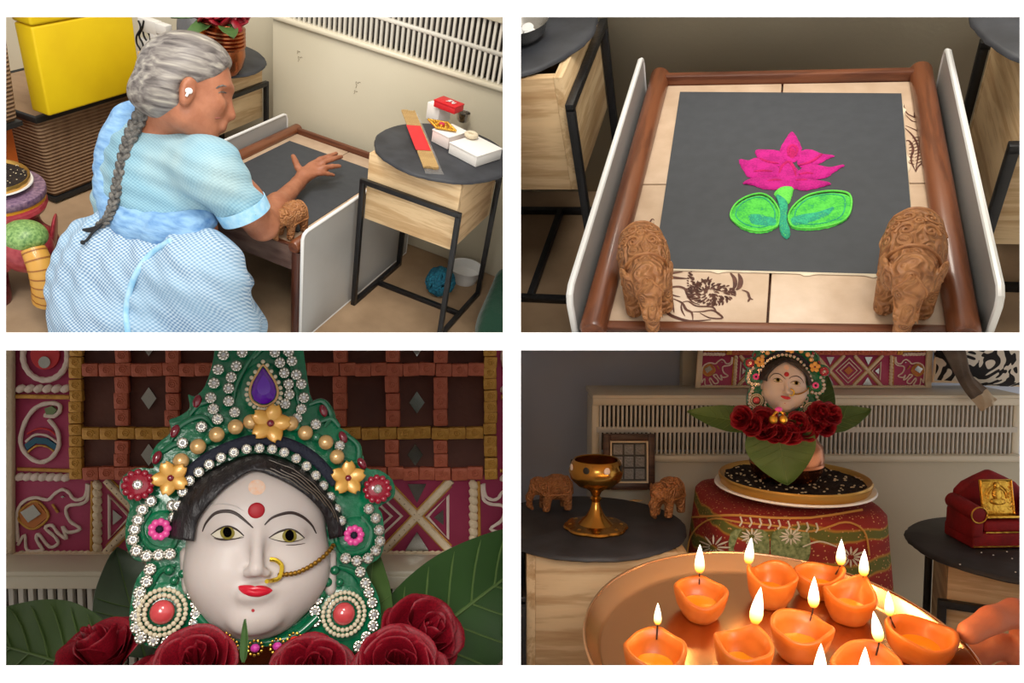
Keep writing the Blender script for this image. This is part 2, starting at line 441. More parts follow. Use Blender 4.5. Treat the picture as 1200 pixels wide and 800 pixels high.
def ribbon(g, pts, w0, w1, z, n=5):
    """flat inked stroke on a horizontal surface"""
    P = catmull([(p[0], p[1], 0) for p in pts], n); k = len(P); v = []
    for a, p in enumerate(P):
        t = P[min(a+1, k-1)]-P[max(a-1, 0)]; t.normalize() if t.length else None
        s = math.sin(PI*a/(k-1)); w = lerp(w0, w1, s)*.75
        v += [(p.x-t.y*w, p.y+t.x*w, z), (p.x+t.y*w, p.y-t.x*w, z)]
    g.add(v, [(2*a, 2*a+1, 2*a+3, 2*a+2) for a in range(k-1)])
def tile_table(label, W, D, H, hs, ypanel=-.012, sheet=None):
    t = thing('tiled_table', label, 'table', T(0, 0, 0)); r = .016
    for sx in (-1, 1):
        x = sx*(W/2-r)
        G().tube([(x, -.012, H+.004), (x, -.008, H+.004), (x, D+.02, H+.004), (x, D+.027, H+.004)], [r*.8, r, r, r*.75], 18).obj('side_rail', M_TEAK, t)
        for y in (.012, D-.012): G().tube([(x, y, 0), (x, y, H-.012)], [r*.95, r*1.15], 16).obj('leg', M_TEAKZ, t)
        G().box((x-sx*.004, D/2, H-.045), (.014, D-.04, .05)).obj('side_apron', M_WORN, t)
    G().box((0, D+.006, H+.004), (W-2*r, .016, .022)).obj('back_rail', M_TEAKX, t, bev=.004)
    G().box((0, .002, H-.032), (W-3*r, .016, .064)).obj('front_apron', M_WORN, t, bev=.003)
    G().box((0, .001, H+.001), (W-2*r, .012, .006)).obj('front_edge', M_TEAKX, t, bev=.002)
    G().box((0, D/2, H-.014), (W-2*r-.002, D-.01, .008)).obj('table_bed', M_TEAKX, t)
    tw, tl = (W-2*r-.004)/2, (D-.01)/2; tiles = []
    me = G().box((0, 0, -.005), (tw-.0025, tl-.0025, .010)).mesh('tile', M_TILE, bev=.0012)
    for j in (0, 1):
        for i in (-1, 1): tiles.append(put('tile', me, t, T(i*tw/2, .008+tl*(j+.5), H)))
    for sx in (-1, 1):
        x = sx*(W/2+.009); y0, y1, z1 = ypanel, D, H+hs; c = .016; th = .0025
        poly = [(y0, 0), (y1, 0), (y1, z1-c), (y1-c*.3, z1-c*.3), (y1-c, z1), (y0+c, z1), (y0+c*.3, z1-c*.3), (y0, z1-c)]
        Mx = Matrix(((0, 0, 1, x), (1, 0, 0, 0), (0, 1, 0, 0), (0, 0, 0, 1)))
        p = G().prism(poly, -th, th, Mx).obj('side_panel', sheet or M_SHEET, t, sharp=.3)
        G().tube([(x, a, b) for a, b in poly], .0042, 8, closed=True).obj('panel_rim', M_RIM, p)
    return t, tiles

# ------------------------------------------------------------------ carved wooden elephant (unit height, facing -y)
M_CARVE = {}
def carve_mat(name, c1, c2):
    def build(N, K, tc, b):
        mp = N('ShaderNodeMapping'); mp.inputs['Scale'].default_value = (5, 5, 5); K(tc.outputs['Object'], mp.inputs[0])
        v = N('ShaderNodeTexVoronoi'); v.feature = 'SMOOTH_F1'; v.inputs['Scale'].default_value = 1.5; K(mp.outputs[0], v.inputs['Vector'])
        wv = N('ShaderNodeMath'); wv.operation = 'MULTIPLY'; wv.inputs[1].default_value = 26; K(v.outputs[0], wv.inputs[0])
        sn = N('ShaderNodeMath'); sn.operation = 'SINE'; K(wv.outputs[0], sn.inputs[0])
        n = N('ShaderNodeTexNoise'); n.inputs['Scale'].default_value = 9; K(tc.outputs['Object'], n.inputs['Vector'])
        r = ramp(N, [(.3, c2), (.7, c1)]); K(n.outputs[0], r.inputs[0]); K(r.outputs[0], b.inputs['Base Color'])
        bp = N('ShaderNodeBump'); bp.inputs['Strength'].default_value = .55; bp.inputs['Distance'].default_value = .006; K(sn.outputs[0], bp.inputs['Height']); K(bp.outputs[0], b.inputs['Normal'])
    return mat_tex(name, build, .55)
M_SANDAL = carve_mat('carved_sandalwood', L(178, 122, 74), L(146, 92, 52))
M_SANDALD = mat('plain_sandalwood', L(174, 118, 70), .55, var=(12, L(146, 92, 52), .3))
def elephant_proto():
    B = [ell((0, .06, .60), (.31, .44, .34)), ell((0, .30, .56), (.27, .24, .33)), ell((0, -.40, .66), (.22, .22, .25)),
         ell((0, -.50, .74), (.14, .13, .14)),
         cap((0, -.56, .58), (0, -.66, .36), .115, .09), cap((0, -.66, .36), (0, -.66, .16), .09, .065), cap((0, -.66, .16), (0, -.58, .05), .065, .05)]
    for s in (-1, 1):
        B += [cap((s*.17, -.20, .40), (s*.18, -.24, .06), .125, .105), cap((s*.17, .34, .40), (s*.18, .36, .06), .13, .11),
              ('k', .02, ell((s*.235, -.36, .62), (.045, .15, .22), Euler((0, s*.15, -s*.35)).to_matrix())), ('k', .02, cap((s*.09, -.58, .46), (s*.11, -.76, .38), .03, .015))]
    B += [('k', .02, cap((0, .52, .72), (0, .56, .38), .03, .02))]
    return B
EL = {}
def elephant(label, M, group=None, scale=.085):
    t = thing('carved_elephant', label, 'elephant figurine', M @ Matrix.Scale(scale, 4), group)
    if not EL:
        b = solid('body', elephant_proto(), M_SANDAL, k=.09, h=.024, parent=t, extra=lambda X, d: np.maximum(d, -X[..., 2]))
        EL['body'] = b.data; tree = bvh_of(b.data)
        def onto(x, y):
            h = tree.ray_cast(Vector((x, y, 3)), Vector((0, 0, -1))); return h[0] if h[0] else Vector((x, y, .6))
        def side(s, y, z):
            h = tree.ray_cast(Vector((s*2, y, z)), Vector((-s, 0, 0))); return h[0] if h[0] else Vector((s*.3, y, z))
        g = G()
        for yy, zz in ((-.20, .16), (.40, .16)):      # saddle cloth hems over the back
            pts = [side(-1, yy, .45+k*.07) for k in range(5)]+[onto(-.2+k*.1, yy) for k in range(5)]+[side(1, yy, .45+(4-k)*.07) for k in range(5)]
            g.tube(catmull(pts, 3), .022, 8)
        for s in (-1, 1): g.tube(catmull([side(s, -.2+k*.1, .45) for k in range(7)], 3), .022, 8)
        EL['hem'] = g.mesh('saddle_hem', M_SANDALD)
        g = G()
        def spiral(cx, cy, r, turn, s):
            return [onto(cx+s*r*(1-a/26)*math.cos(a*turn/26), cy+r*(1-a/26)*math.sin(a*turn/26)) for a in range(27)]
        for cx, cy, r, tn, s in ((.11, .0, .09, 9, 1), (-.11, .0, .09, 9, -1), (.11, .22, .09, -9, 1), (-.11, .22, .09, -9, -1), (0, .11, .06, 12, 1), (.21, .1, .06, 9, 1), (-.21, .1, .06, 9, -1)):
            g.tube(spiral(cx, cy, r, tn, s), .016, 6)
        EL['scroll'] = g.mesh('carved_scroll', M_SANDALD)
        g = G()
        for s in (-1, 1):
            f = []
            for k in range(9):
                h = tree.ray_cast(Vector((s*.02+s*.13*math.sin(k/8*PI*.8), -2, .84-.05*k)), Vector((0, 1, 0))); f.append(h[0] if h[0] else Vector((s*.1, -.6, .84-.05*k)))
            g.tube(f, .014, 6)
        EL['brow'] = g.mesh('head_strap', M_SANDALD)
    else: put('body', EL['body'], t)
    put('saddle_hem', EL['hem'], t); put('carved_scroll', EL['scroll'], t); put('head_strap', EL['brow'], t)
    return t
build_partition()

# ================================================================== PLACE 1: woman at the tiled table
room(1)
W1, D1, H1, S1 = .42, .555, .2655, .051
YW1 = D1+.05
g = G().box((0, -.2, -.01), (3.6, 2.4, .02)); struct(g.obj('floor', M_FLOOR), 'brown speckled floor under the tiled table')
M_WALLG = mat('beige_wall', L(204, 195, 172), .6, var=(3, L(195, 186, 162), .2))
g = G().box((-.2, YW1+.18, .8), (3.6, .02, 1.7)); struct(g.obj('wall_back', M_WALLG), 'beige wall behind the radiator')
rad1 = radiator('long cream radiator with slotted grille behind the woman at the tiled table', -.305, .75, YW1, (.575, .73, .80), .0165, .0075, back=.15)
rng = random.Random(4)
M_SCUFF = mat('dark_scuff', L(134, 122, 98), .8)
for (u, v, s) in ((352, 70, .8), (350, 62, .5), (420, 100, .9), (417, 109, .6)):      # scuffs on the panel
    c = at(u, v, y=YW1); pts = []
    for k in range(7):
        a = k*.5+s; q = .009*s*(1+.4*math.sin(k*2.1+s)); pts.append((c.x+q*math.cos(a), YW1-.0004, c.z+q*1.2*math.sin(a)))
    g = G().tube(catmull(pts, 2), [.0009*abs(math.sin(j*1.1+s))+.0002 for j in range(13)], 4)
    o = g.obj('paint_scuff', M_SCUFF, rad1); o.matrix_basis = rad1.matrix_world.inverted() @ RM()
t1, tiles1 = tile_table('tiled low table the woman in blue reaches across', W1, D1, H1, S1)
g = G().box((-.002, .275, 0), (.322, .43, .0016))
tag(g.obj('paper_sheet', M_PAPER, None, M=T(0, 0, H1+.0012)), 'charcoal paper sheet under the hand of the woman in blue', 'paper')
elephant('carved wooden elephant beside the forearm of the woman in blue', T(.1515, .040, H1+.0045, rz=-.06), scale=.086)
slate_table('pine box in an iron stand holding incense and white boxes', T(.372, .345, 0))
slate_disc('round slate under the incense sticks and white boxes', T(.385, .352, .4505), .174)
slate_table('pine box in an iron stand behind the face of the woman in blue', T(-.435, .455, 0, rz=PI/2), w=.25, d=.25)
slate_disc('round slate under the copper pot', T(-.402, .440, .4505), .158)

def onto_px(me, pts, off=.002, M=None):
    """points of a surface (mesh in room coordinates) where the given sight lines meet it"""
    tree = me if isinstance(me, BVHTree) else bvh_of(me); V = VIEWS[R_['n']]; out = []
    for u, v in pts:
        d = V.ray(u, v).normalized(); h = tree.ray_cast(V.C, d)
        if h[0]: out.append(h[0]+h[1]*(off if h[1].dot(d) < 0 else -off))
    return out

# ---- the woman
M_SKIN = mat('brown_skin', L(170, 110, 80), .5, var=(26, L(148, 90, 62), .3), bump=(120, .15), sss=.08)
M_LIP = mat('lip', L(158, 92, 78), .5)
def hair_mat():
    def build(N, K, tc, b):
        mp = N('ShaderNodeMapping'); mp.inputs['Rotation'].default_value = (0, 0, -.45); mp.inputs['Scale'].default_value = (6, 55, 40); K(tc.outputs['Object'], mp.inputs[0])
        n = N('ShaderNodeTexNoise'); n.inputs['Scale'].default_value = 1.6; n.inputs['Detail'].default_value = 5; n.inputs['Distortion'].default_value = .5; K(mp.outputs[0], n.inputs['Vector'])
        r = ramp(N, [(.3, L(58, 52, 50)), (.45, L(106, 99, 96)), (.6, L(142, 136, 129)), (.78, L(190, 184, 168))]); K(n.outputs[0], r.inputs[0]); K(r.outputs[0], b.inputs['Base Color'])
        bp = N('ShaderNodeBump'); bp.inputs['Strength'].default_value = .5; bp.inputs['Distance'].default_value = .003; K(n.outputs[0], bp.inputs['Height']); K(bp.outputs[0], b.inputs['Normal'])
    return mat_tex('grey_hair', build, .45)
def weave_mat(name, ca, cb, cc, scale, rough=.85, soft=.5):
    """small two-tone woven checks, seen on the cloth as dots"""
    E = VIEWS[1].A.to_euler()
    def build(N, K, tc, b):
        mp = N('ShaderNodeMapping'); mp.vector_type = 'TEXTURE'; mp.inputs['Rotation'].default_value = (E.x, E.y, E.z); K(tc.outputs['Object'], mp.inputs[0])
        d = N('ShaderNodeTexNoise'); d.inputs['Scale'].default_value = 9; K(tc.outputs['Object'], d.inputs['Vector'])
        ad = N('ShaderNodeVectorMath'); ad.operation = 'MULTIPLY_ADD'; ad.inputs[1].default_value = (.02, .02, .02); K(d.outputs['Color'], ad.inputs[0]); K(mp.outputs[0], ad.inputs[2])
        sx = N('ShaderNodeSeparateXYZ'); K(ad.outputs[0], sx.inputs[0])
        o = []
        for k in (0, 1):
            m = N('ShaderNodeMath'); m.operation = 'MULTIPLY'; m.inputs[1].default_value = scale*(1 if k else .8); K(sx.outputs[k], m.inputs[0])
            s = N('ShaderNodeMath'); s.operation = 'SINE'; K(m.outputs[0], s.inputs[0]); o.append(s)
        p = N('ShaderNodeMath'); p.operation = 'MULTIPLY'; K(o[0].outputs[0], p.inputs[0]); K(o[1].outputs[0], p.inputs[1])
        h = N('ShaderNodeMath'); h.operation = 'MULTIPLY_ADD'; h.inputs[1].default_value = .5; h.inputs[2].default_value = .5; K(p.outputs[0], h.inputs[0])
        r = ramp(N, [(.5-soft*.5, ca), (.5+soft*.5, cb)]); K(h.outputs[0], r.inputs[0])
        n = N('ShaderNodeTexNoise'); n.inputs['Scale'].default_value = 7; K(tc.outputs['Object'], n.inputs['Vector'])
        r2 = ramp(N, [(.42, (0, 0, 0, 1)), (.66, (1, 1, 1, 1))]); K(n.outputs[0], r2.inputs[0])
        mx = N('ShaderNodeMixRGB'); mx.inputs[2].default_value = cc; K(r.outputs[0], mx.inputs[1])
        f = N('ShaderNodeMath'); f.operation = 'MULTIPLY'; f.inputs[1].default_value = .55; K(r2.outputs[0], f.inputs[0]); K(f.outputs[0], mx.inputs[0])
        K(mx.outputs[0], b.inputs['Base Color'])
        bp = N('ShaderNodeBump'); bp.inputs['Strength'].default_value = .25; bp.inputs['Distance'].default_value = .003; K(h.outputs[0], bp.inputs['Height']); K(bp.outputs[0], b.inputs['Normal'])
    return mat_tex(name, build, rough)
M_SKIRT = weave_mat('white_blue_check_cotton', L(98, 136, 174), L(194, 211, 225), L(152, 186, 211), 760, soft=.65)
M_BLOUSE = weave_mat('pale_blue_blouse', L(112, 156, 178), L(140, 180, 196), L(182, 203, 202), 900, soft=.9)
M_SARI = mat('soft_blue_sari', L(150, 190, 224), .85, var=(26, L(90, 136, 188), .1, (1, 2, 4)), bump=(26, .5, (1, 1, 3)))
M_CUFF = mat('blue_sari_border', L(132, 190, 226), .8, var=(60, L(176, 214, 236), .3))
M_BRAID = mat('dark_braid', L(44, 41, 42), .5, var=(120, L(120, 116, 110), .2), bump=(160, .6))
M_TIE = mat('black_cord', L(20, 20, 24), .7)
M_BUD = mat('white_plastic', L(238, 238, 236), .3)
A1 = VIEWS[1].A
def cm(f, u=(0, 1, .12)):
    f = (A1 @ Vector(f)).normalized(); u = (A1 @ Vector(u)).normalized(); r = f.cross(u).normalized(); u = r.cross(f)
    return Matrix((f, u, r)).transposed()
HEAD = cm((.92, -.10, -.36)); HC = dep(217, 96, 1.60)
def hp(f, u, r): return HC+HEAD @ Vector((f, u, r))
woman = thing('person', 'person in a pale blue sari crouching with a hand over the charcoal sheet', 'person', T(at(150, 350, z=0)))
WI = woman.matrix_world.inverted() @ RM()
def wpart(o): o.parent = woman; o.matrix_parent_inverse = Matrix.Identity(4); o.matrix_basis = WI; return o
he = lambda f, u, r, s, rot=None: ell(hp(f, u, r), s, HEAD if rot is None else HEAD @ rot)
floorcut = lambda X, d: np.maximum(d, .002-X[..., 2])
sh, elb, wri = dep(250, 196, 1.60), dep(307, 263, 1.735), at(349, 215, z=.305)
skin = [he(0, .0, 0, (.080, .084, .068)), he(.036, -.045, 0, (.048, .062, .052)), he(.056, .012, 0, (.032, .05, .05)),
        cap(hp(.048, -.095, .014), hp(.048, -.095, -.014), .020), cap(hp(.012, -.078, .034), hp(.046, -.096, .012), .024, .02), cap(hp(.012, -.078, -.034), hp(.046, -.096, -.012), .024, .02),
        ('k', .012, cap(hp(.080, -.006, 0), hp(.096, -.050, 0), .008, .010)), ('k', .01, cap(hp(.084, -.054, .008), hp(.084, -.054, -.008), .010)),
        ('k', .012, cap(hp(.078, .004, .03), hp(.088, .004, .008), .008)), ('k', .012, cap(hp(.078, .004, -.03), hp(.088, .004, -.008), .008)),
        ('k', .008, cap(hp(.082, -.070, .014), hp(.082, -.070, -.014), .008)), ('k', .008, cap(hp(.080, -.080, .012), hp(.080, -.080, -.012), .008)),
        he(.062, -.04, .034, (.018, .018, .014)), he(.062, -.04, -.034, (.018, .018, .014)),
        ('k', .006, he(.010, -.030, .068, (.015, .029, .009), Euler((0, .35, -.15)).to_matrix())), ('k', .005, he(.006, -.050, .068, (.009, .010, .008))),
        ('k', .006, he(.010, -.030, -.068, (.015, .029, .009))),
        cap(hp(-.012, -.05, 0), dep(196, 150, 1.67), .050, .056), cap(dep(196, 150, 1.67), dep(186, 190, 1.68), .06, .07)]
skin.insert(12, ('-', ('k', .012, he(.086, -.016, .034, (.016, .010, .014))))); skin.insert(12, ('-', ('k', .012, he(.086, -.016, -.034, (.016, .010, .014)))))
skin.insert(-2, ('-', ('k', .004, he(.014, -.026, .077, (.007, .015, .006)))))
arm = [cap(sh, dep(285, 238, 1.66), .05, .043), cap(dep(285, 238, 1.66), elb, .043, .034), cap(elb, dep(325, 240, 1.85), .031, .025), cap(dep(325, 240, 1.85), wri, .025, .018)]
knz = .318
def hpt(u, v, z): return at(u, v, z=z)
pal = hpt(362, 199, .318)
arm += [('k', .010, cap(wri, hpt(366, 197, .320), .017, .015)), ('k', .010, cap(hpt(353, 209, .310), hpt(367, 204, .316), .013, .011)), ('k', .010, cap(hpt(354, 206, .315), hpt(368, 193, .322), .014, .011))]
for pts, r0 in (([(366, 193, .323), (375, 187, .331), (385, 183.5, .334), (394, 180, .333)], .0088), ([(369, 196, .322), (379, 190.5, .332), (389, 186.5, .334), (400, 183.5, .331)], .0090),
            ([(369, 200, .320), (379, 196.5, .327), (389, 195, .327), (398, 194.5, .323)], .0085), ([(367, 204.5, .316), (376, 203, .318), (384, 203.5, .314), (391, 205, .307)], .0074),
            ([(354, 204, .316), (349, 196, .325), (346, 189, .332), (343.5, 183, .335)], .0100)):
    q = [hpt(*p) for p in pts]
    arm += [('k', .004, cap(a, b, r0*(1-.10*i), r0*(1-.10*(i+1)))) for i, (a, b) in enumerate(zip(q, q[1:]))]
# far arm rests on the far knee, mostly out of sight
arm += [cap(dep(195, 175, 1.78), dep(232, 235, 1.80), .040, .034), cap(dep(232, 235, 1.80), dep(240, 268, 1.75), .032, .026), ('k', .01, cap(dep(240, 268, 1.75), dep(238, 285, 1.72), .026, .02))]
body = wpart(solid('body', skin+arm, M_SKIN, k=.022, h=.0042, extra=floorcut))
tree = bvh_of(body.data)
hb = [he(-.008, .008, 0, (.087, .089, .076)), he(.022, .042, 0, (.068, .055, .064)), ('k', .02, he(-.080, -.036, -.004, (.026, .030, .030))), he(-.040, -.035, .0, (.05, .05, .07)),
      ('-', ('k', .012, he(.066, -.078, 0, (.072, .094, .13)))), ('-', ('k', .012, he(.105, -.02, 0, (.052, .075, .085)))), ('-', ('k', .006, he(.012, -.034, .080, (.020, .034, .034)))), ('-', ('k', .006, he(.012, -.034, -.080, (.020, .034, .034))))]
hair = solid('hair', hb, hair_mat(), k=.03, h=.0048)
HM = HEAD.to_4x4(); HM.translation = HC                      # hair streaks follow the head's own axes
hair.data.transform(HM.inverted()); wpart(hair); hair.matrix_basis = WI @ HM
g = G(); g.ball((0, 0, 0), (.0075, .0075, .006), 14, 10, Matrix.Translation(hp(.013, -.030, .076))); g.cyl(hp(.013, -.032, .078), hp(.009, -.042, .078), .003, .0025, 10)
wpart(g.obj('earbud', M_BUD))
g = G()
for a, b in (((262, 104), (268, 103)),): pass
g.tube(onto_px(tree, [(253, 103.5), (257, 101), (261, 100), (265, 101)], .0005), [.0010, .0018, .0018, .001], 6); wpart(g.obj('eyebrow', M_BRAID))
lp = onto_px(tree, [(252, 138.5), (255, 138), (258, 138)], -.0006)
if len(lp) > 1:
    g = G(); g.tube(lp, .0022, 6); wpart(g.obj('lips', M_LIP))
lid = onto_px(tree, [(256, 109), (259, 107.5), (262, 108), (265, 109)], -.0004)
if len(lid) > 1:
    g = G(); g.tube(lid, .0016, 6); wpart(g.obj('eyelid', M_BRAID))
BL = [ell(dep(184, 206, 1.70), (.092, .108, .088), A1), cap(dep(182, 186, 1.70), dep(180, 255, 1.72), .086, .092), cap(dep(204, 182, 1.66), dep(246, 198, 1.605), .060, .060),
      cap(dep(246, 198, 1.605), dep(288, 248, 1.66), .060, .050), cap(dep(155, 172, 1.77), dep(195, 178, 1.78), .056, .054), cap(dep(195, 178, 1.78), dep(228, 230, 1.80), .052, .045),
      cap(dep(222, 210, 1.68), dep(215, 258, 1.68), .06, .062), cap(dep(158, 186, 1.74), dep(150, 235, 1.74), .075, .075)]
neckc, neckd = np.array(hp(.0, -.10, 0)), np.array(dep(216, 128, 1.62))
def sleeve_cut(X, d):
    a = np.array(dep(246, 192, 1.605)); c = np.array(dep(288, 252, 1.667)); n = (c-a)/np.linalg.norm(c-a); q = (X-c)@n
    near = np.linalg.norm(X-c, axis=-1)-.12
    wr = .0022*np.sin(X@np.array(A1 @ Vector((60, 150, 40))))*np.clip(1-np.abs(d)/.03, 0, 1)
    return np.maximum(d+wr, np.where(near < 0, q, -1))
blouse = wpart(solid('blouse', BL, M_BLOUSE, k=.035, h=.0058, extra=sleeve_cut))
g = G(); c0, c1 = dep(281, 239, 1.652), dep(288.5, 252.5, 1.668)
g.tube([c0, lerp(c0, c1, .5), c1], [.0570, .0568, .0560], 28, cap=False); wpart(g.obj('sleeve_border', M_CUFF, solid=.002))
SK = [ell(dep(130, 322, 1.76), (.118, .13, .12), A1), ell(dep(160, 380, 1.74), (.17, .10, .14), A1), cap(dep(176, 268, 1.72), dep(146, 300, 1.74), .088, .105),
      cap(dep(150, 318, 1.72), dep(232, 320, 1.64), .092, .078), ell(dep(236, 318, 1.63), (.07, .072, .07), A1), cap(dep(240, 322, 1.64), dep(258, 385, 1.72), .078, .082), cap(dep(200, 330, 1.70), dep(220, 400, 1.74), .09, .10),
      cap(dep(258, 352, 1.74), dep(284, 385, 1.84), .058, .055), cap(dep(180, 300, 1.84), dep(262, 335, 1.82), .075, .065), cap(dep(112, 352, 1.76), dep(114, 400, 1.78), .09, .09)]
def folds(X, d):
    q = X@np.array(A1 @ Vector((1, .25, 0))); s = X@np.array(A1 @ Vector((-.5, 1, 0)))
    wv = .0046*np.sin(q*80+6*np.sin(s*14))+.0022*np.sin(q*170+s*60)
    return np.maximum(d+wv*np.clip(1-np.abs(d)/.03, 0, 1), .002-X[..., 2])
skirt = wpart(solid('skirt', SK, M_SKIRT, k=.045, h=.0062, extra=folds)); stree = bvh_of(skirt.data)
PL = []
pp = [dep(165, 124, 1.67), dep(152, 142, 1.69), dep(142, 168, 1.70), dep(138, 196, 1.71), dep(137, 225, 1.70), dep(142, 250, 1.68)]
pr = [.018, .032, .040, .042, .040, .036]
PL += [cap(a, b, r, r2) for a, b, r, r2 in zip(pp, pp[1:], pr, pr[1:])]
pp = [dep(142, 250, 1.68), dep(158, 264, 1.655), dep(190, 271, 1.635), dep(222, 269, 1.63), dep(240, 258, 1.66)]
pr = [.036, .036, .034, .032, .026]
PL += [cap(a, b, r, r2) for a, b, r, r2 in zip(pp, pp[1:], pr, pr[1:])]
def pleat(X, d):
    q = X@np.array(A1 @ Vector((.9, .55, .2)))*1.0; s = X@np.array(A1 @ Vector((0, 1, 0)))
    return d+.0014*np.sin((X@np.array(A1 @ Vector((-.35, 1, 0))))*190+5*np.sin(q*22))
wpart(solid('sari_drape', PL, M_SARI, k=.03, h=.0052, extra=pleat))
hem = onto_px(stree, [(200, 283), (178, 298), (162, 318), (152, 342), (148, 366), (150, 386), (151, 396)], .002)
if len(hem) > 3: g = G(); g.tube(catmull(hem, 5), .0062, 10); wpart(g.obj('sari_hem', M_CUFF))
g = G()                                                       # plait of overlapping strands
bp = catmull([dep(u, v, d) for u, v, d in ((174, 116, 1.585), (166, 133, 1.592), (155, 155, 1.60), (147, 178, 1.607), (141, 202, 1.613), (136, 224, 1.618), (131, 244, 1.62), (124, 258, 1.625), (114, 266, 1.635))], 5)
for i in range(len(bp)-1):
    t = (bp[i+1]-bp[i]).normalized(); v = (VIEWS[1].C-bp[i]).normalized(); s = t.cross(v).normalized()*(1 if i % 2 else -1)
    r = lerp(.0125, .0065, i/len(bp)); d = (t*.9-s*.55).normalized(); M = Matrix((s.cross(d).normalized(), s, d)).transposed()
    M = Matrix((v, d.cross(v).normalized(), d)).transposed().to_4x4(); M.translation = bp[i]+s*r*.45
    g.ball((0, 0, 0), (r*.8, r*.72, r*1.5), 10, 8, M)
wpart(g.obj('braid', M_BRAID))
g = G()
for q in (((120, 262), (112, 268), (104, 271), (97, 269)), ((116, 266), (108, 273), (102, 281), (97, 284)), ((112, 266), (105, 268), (98, 269))):
    g.tube(catmull([dep(u, v, 1.625) for u, v in q], 4), .0028, 6)
g.ball(dep(97, 284, 1.625), .005); wpart(g.obj('hair_tie', M_TIE))

# ---- right-hand slate: offerings
ZD = .4612
M_STICK = mat('bamboo_incense', L(206, 172, 116), .7, var=(40, L(178, 142, 88), .3))
M_RED = mat('red_print', L(214, 38, 46), .45)
M_FILM = mat('clear_film', (.95, .95, .96, 1), .12, trans=.92)
a, b = at(478, 131, z=ZD), at(506, 200, z=ZD); ax = (b-a).normalized(); nx = Vector((-ax.y, ax.x, 0)); wid = .040; ln = (b-a).length
M = Matrix((nx, ax, Vector((0, 0, 1)))).transposed().to_4x4(); M.translation = a
inc = thing('incense_packet', 'clear packet of bamboo incense sticks with a red label on the slate', 'incense', M)
me = G().tube([(0, 0, 0), (0, ln*.97, 0)], .0017, 6).mesh('incense_stick', M_STICK)
for i in range(20): put('incense_stick', me, inc, T((i % 10-4.5)*.0038, rng.uniform(0, .006), .002+(.0034 if i >= 10 else 0)))
G().box((-.004, ln*.52, .0078), (wid*.95, ln*.42, .0006)).obj('label', M_RED, inc)
G().box((.004, ln*.53, .0002), (wid+.004, ln*1.04, .0003)).obj('film', M_FILM, inc)
M_BOXW = mat('white_card', L(240, 236, 230), .5, bump=(30, .05))
M_BOXP = mat('blush_card', L(236, 222, 216), .5)
def card_box(name, label, cat, c, sz, rz, m, lid=None):
    t = thing(name, label, cat, T(c.x, c.y, c.z, rz=rz))
    G().box((0, 0, sz[2]/2), sz).obj('box_body', m, t, bev=.0015)
    if lid: G().box((0, 0, sz[2]+.0015), (sz[0]+.002, sz[1]+.002, .004)).obj('box_lid', lid, t, bev=.001)
    return t
card_box('gift_box', 'white card box under the gold brooch on the slate', 'box', at(526, 167, z=ZD), (.056, .075, .030), -.28, M_BOXP, M_BOXW)
zt = ZD+.0345
M_GOLD = mat('gold', L(226, 178, 74), .28, 1.0, bump=(120, .3))
M_RUBY = mat('ruby_glass', L(190, 14, 60), .1, coat=1)
c = at(518, 146, z=zt+.006); br = thing('brooch', 'gold diamond-shaped brooch with a ruby stone on a white box', 'brooch', T(c.x, c.y, zt, rz=-.15))
rh = [(0, -.026), (.042, 0), (0, .026), (-.042, 0)]
g = G()
for k in range(4):
    p, q = rh[k], rh[(k+1) % 4]
    for i in range(9): t = i/9; g.ball((lerp(p[0], q[0], t), lerp(p[1], q[1], t), .005), .0035, 8, 6)
g.prism([(x*.9, y*.9) for x, y in rh], .001, .006)
for k in range(26): a = k*.62; g.ball((.024*math.cos(a)*(.5+.5*(k % 2)), .014*math.sin(a)*(.5+.5*(k % 2)), .007), .0026, 8, 6)
g.obj('setting', M_GOLD, br); G().ball((0, 0, .008), (.008, .008, .005), 10, 6).obj('stone', M_RUBY, br, sharp=.2)
card_box('ring_box', 'small white card box behind the gold brooch', 'box', at(513, 140, z=ZD), (.044, .05, .046), -.28, M_BOXW)
c = at(525, 124, z=ZD+.056)
t = card_box('red_box', 'small red box with a white mark on its lid', 'box', Vector((c.x, c.y+.005, ZD+.047)), (.066, .046, .016), -.12, M_RED, mat('red_lid', L(206, 26, 36), .35))
g = G()
for q in (((-.004, .008), (.006, .008), (-.004, .002), (.004, -.002), (-.006, -.008)), ((.010, .008), (.012, -.004), (.016, -.008), (.018, .006))): ribbon(g, q, .0016, .0026, .0212)
g.obj('lid_mark', M_BUD, t)
M_STEEL = mat('steel', L(196, 192, 186), .22, 1.0)
c = at(542, 142, z=ZD)
g = G().lathe([(0, 0), (.013, 0), (.017, .006), (.019, .024), (.0195, .026), (.018, .025), (.016, .008), (0, .004)], 24)
tag(g.obj('steel_cup', M_STEEL, None, M=T(c)), 'small steel cup behind the white sweet box', 'cup')
c = at(556, 183, z=ZD); card_box('sweet_box', 'square white sweet box carrying a pale ring', 'box', c, (.092, .098, .026), -.30, M_BOXW, M_BOXW)
M_DOUGH = mat('pale_dough', L(214, 200, 172), .7, bump=(60, .4))
c2 = at(552, 160, z=ZD+.033)
g = G().tube([(.012*math.cos(k*PI/8), .012*math.sin(k*PI/8), 0) for k in range(16)], .0065, 10, closed=True)
tag(g.obj('dough_ring', M_DOUGH, None, M=T(c2.x, c2.y, ZD+.0375)), 'pale ring of dough on the square white box', 'sweet')

